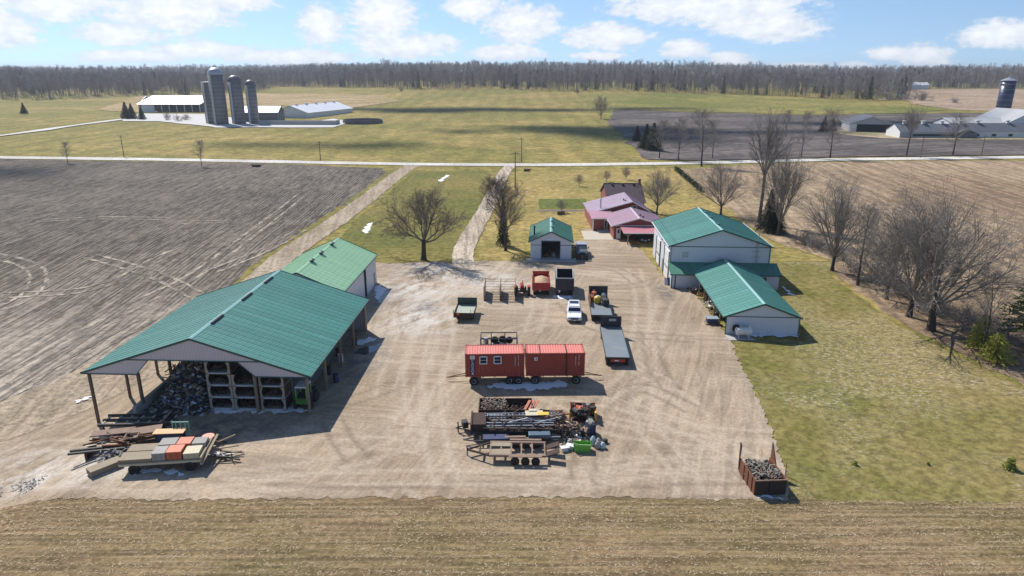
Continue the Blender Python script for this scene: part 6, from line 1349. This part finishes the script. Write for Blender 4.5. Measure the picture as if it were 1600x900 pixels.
# ------------------------------------------------------------------ woods on the skyline
def wood_tree(seed, H, m, nb=30):
    random.seed(seed); b = MB(); b.tube((0,0,-1),(0,0,H*.55),.20,.14,4,False); b.tube((0,0,H*.55),(random.uniform(-.5,.5),0,H),.14,.04,3,False)
    for k in range(nb):
        z = H*random.uniform(.38,.95); a = random.uniform(0,6.28); L = H*random.uniform(.12,.26)*(1.25-z/H*.6); d = Vector((math.cos(a)*.6, math.sin(a)*.6, random.uniform(.5,1.0))).normalized(); p = Vector((0,0,z)); q = p+d*L; b.tube(p, q, .09, .04, 3, False)
        for _ in range(5):
            s = p.lerp(q, random.uniform(.3,1)); e = s+(d+rv()*.9).normalized()*L*random.uniform(.35,.6); b.tube(s, e, .05, .03, 3, False)
    me = b.mesh_fast('wood_tree'); me.materials.append(m); return me
wc = bpy.data.collections.new('wood_tree_kinds')
wg = [mat('wood_grey_a', (.26,.225,.21), .95, var=.15, scale=.3), mat('wood_grey_b', (.20,.165,.155), .95, var=.15, scale=.3), mat('wood_grey_c', (.33,.30,.285), .95, var=.15, scale=.3)]
for i in range(6): o = bpy.data.objects.new('wood_kind_%02d' % i, wood_tree(100+i, 20, wg[i % 3])); wc.objects.link(o)
o = bpy.data.objects.new('wood_kind_06', conifer_mesh(5, 20, 3.6, 130, needle, .25, .8)); wc.objects.link(o)
def wood(name, label, pts, smin, smax, conf=.05, rnd=1):
    me = bpy.data.meshes.new(name); me.from_pydata(pts, [], [])
    r = np.random.default_rng(rnd); n = len(pts); ka = r.integers(0, 6, n); ka[r.random(n) < conf] = 6
    me.attributes.new('pick', 'INT', 'POINT').data.foreach_set('value', ka.astype(np.int32)); me.attributes.new('size', 'FLOAT', 'POINT').data.foreach_set('value', (r.uniform(smin, smax, n)*np.array([1+.30*mnoise.noise(Vector((p[0]/45, p[1]/60, rnd))) for p in pts])).astype(np.float32)); me.attributes.new('turn', 'FLOAT', 'POINT').data.foreach_set('value', r.uniform(0, 6.28, n).astype(np.float32))
    o = bpy.data.objects.new(name, me); COL.objects.link(o)
    g = bpy.data.node_groups.new(name, 'GeometryNodeTree'); g.interface.new_socket('Geometry', in_out='INPUT', socket_type='NodeSocketGeometry'); g.interface.new_socket('Geometry', in_out='OUTPUT', socket_type='NodeSocketGeometry')
    N = g.nodes.new; gi = N('NodeGroupInput'); go = N('NodeGroupOutput'); ip = N('GeometryNodeInstanceOnPoints'); ci = N('GeometryNodeCollectionInfo'); ci.inputs['Collection'].default_value = wc; ci.inputs['Separate Children'].default_value = True; ci.inputs['Reset Children'].default_value = True
    def na(nm, ty): q = N('GeometryNodeInputNamedAttribute'); q.data_type = ty; q.inputs['Name'].default_value = nm; return q.outputs['Attribute']
    cx = N('ShaderNodeCombineXYZ'); g.links.new(na('turn', 'FLOAT'), cx.inputs[2]); Lk = g.links.new
    Lk(gi.outputs[0], ip.inputs['Points']); Lk(ci.outputs[0], ip.inputs['Instance']); ip.inputs['Pick Instance'].default_value = True; Lk(na('pick', 'INT'), ip.inputs['Instance Index']); Lk(na('size', 'FLOAT'), ip.inputs['Scale']); Lk(cx.outputs[0], ip.inputs['Rotation']); Lk(ip.outputs[0], go.inputs[0])
    md = o.modifiers.new('trees', 'NODES'); md.node_group = g; o['kind'] = 'stuff'; tag(o, label, 'wood'); return o
rg = np.random.default_rng(4)
def band(front, depth, sp):
    f = [P(*p) for p in front]; back = [(x*(1+depth/y), y+depth) for x, y in f]; poly = f+back[::-1]
    xs = [p[0] for p in poly]; ys = [p[1] for p in poly]; n = int((max(xs)-min(xs))*(max(ys)-min(ys))/sp**2)
    X = rg.uniform(min(xs), max(xs), n); Y = rg.uniform(min(ys), max(ys), n); k = inside(poly, X, Y); X = X[k]; Y = Y[k]
    return np.column_stack([X, Y, T(X, Y)-.3]).tolist()
wood('left_wood', 'bare grey wood behind the far silos', band([(-1500,172),(-420,164),(0,157),(200,151),(330,148),(405,143),(432,136),(520,137),(600,139)], 260, 6.5), .6, 1.2, .01, 1)
wood('middle_wood', 'bare grey wood along the top of the middle field', band([(600,139),(700,141),(760,139.5),(772,139),(800,140),(830,143),(950,142.5),(1050,146)], 230, 6.8), .55, 1.12, .02, 2)
wood('right_wood', 'bare grey wood with dark spruces behind the green field', band([(1050,146),(1150,148.5),(1250,152),(1330,157),(1400,158),(1425,150)], 200, 6.5), .5, 1.1, .03, 3)
wood('hill_wood', 'bare wood on the hill above the tan field', band([(1400,141),(1500,139.5),(1600,139),(2300,141)], 300, 7.5), .6, 1.2, .02, 5)
pts = []
for y0, dep, sp in ((1250,260,13), (1750,260,15), (2300,300,17), (3000,400,21), (3900,500,27)):
    n = int(2*.95*y0*dep/sp**2); Y = rg.uniform(y0, y0+dep, n); X = rg.uniform(-.95*y0, .95*y0, n)
    m_ = np.array([mnoise.noise(Vector((x/420, y/500, 3.3))) for x, y in zip(X, Y)]) > -.25
    pts += np.column_stack([X[m_], Y[m_], T(X[m_], Y[m_])-.3]).tolist()
wood('distant_woods', 'hazy belts of distant bare woodland on the horizon', pts, .8, 1.5, .02, 6)
# pale barns far off on the right hill
for i, (px, py) in enumerate(((1406,134),(1421,134.5))): 
    x, y = P(px, py+5); far_barn('hill_barn', ('left','right')[i]+' tiny pale barn on the wooded right hill', x, y, 22, 12, 5, 8, white_roof, white, 0, 'x', 6)

# ------------------------------------------------------------------ clouds overhead whose shadows lie on the far fields
cl_m = mat('cloud_white', (.9,.9,.92), 1.0, var=.02, scale=.01)
def cloud(gx, gy, rx, ry, seed, h=1900):
    c = Vector((gx, gy, 0))+sdir*(h/sdir.z); bm = bmesh.new(); random.seed(seed)
    for k in range(22):
        q = Vector((random.gauss(0,.42)*rx, random.gauss(0,.42)*ry, random.uniform(0,.25)*min(rx,ry))); s = random.uniform(.14,.34)
        bmesh.ops.create_icosphere(bm, subdivisions=3, radius=1, matrix=Matrix.Translation(q) @ Matrix.Diagonal((rx*s, ry*s, min(rx,ry)*.3, 1)))
    for v in bm.verts: v.co += v.co.normalized()*mnoise.fractal(v.co*.03, 1, 2, 4)*6
    me = bpy.data.meshes.new('cloud'); bm.to_mesh(me); bm.free(); me.materials.append(cl_m); me.shade_smooth(); o = bpy.data.objects.new('cloud', me); COL.objects.link(o); o.location = c; o['kind'] = 'structure'
for i, a in enumerate(((40,368,110,34), (-75,300,55,13), (-190,215,70,14), (230,420,100,24), (-30,560,150,24))): cloud(*a, 200+i)

# ------------------------------------------------------------------ air
hz_b = MB().span(-6500, 6500, -300, 8500, -3, 75); me = hz_b.mesh('haze'); hm = bpy.data.materials.new('haze_air'); hm.use_nodes = True
hm.node_tree.nodes.remove(hm.node_tree.nodes['Principled BSDF']); pv = hm.node_tree.nodes.new('ShaderNodeVolumePrincipled'); pv.inputs['Color'].default_value = (.72,.80,.92,1); pv.inputs['Density'].default_value = .00013; pv.inputs['Anisotropy'].default_value = .3
hm.node_tree.links.new(pv.outputs[0], [n for n in hm.node_tree.nodes if n.type == 'OUTPUT_MATERIAL'][0].inputs['Volume']); me.materials.append(hm)
o = bpy.data.objects.new('haze', me); COL.objects.link(o); o['kind'] = 'stuff'
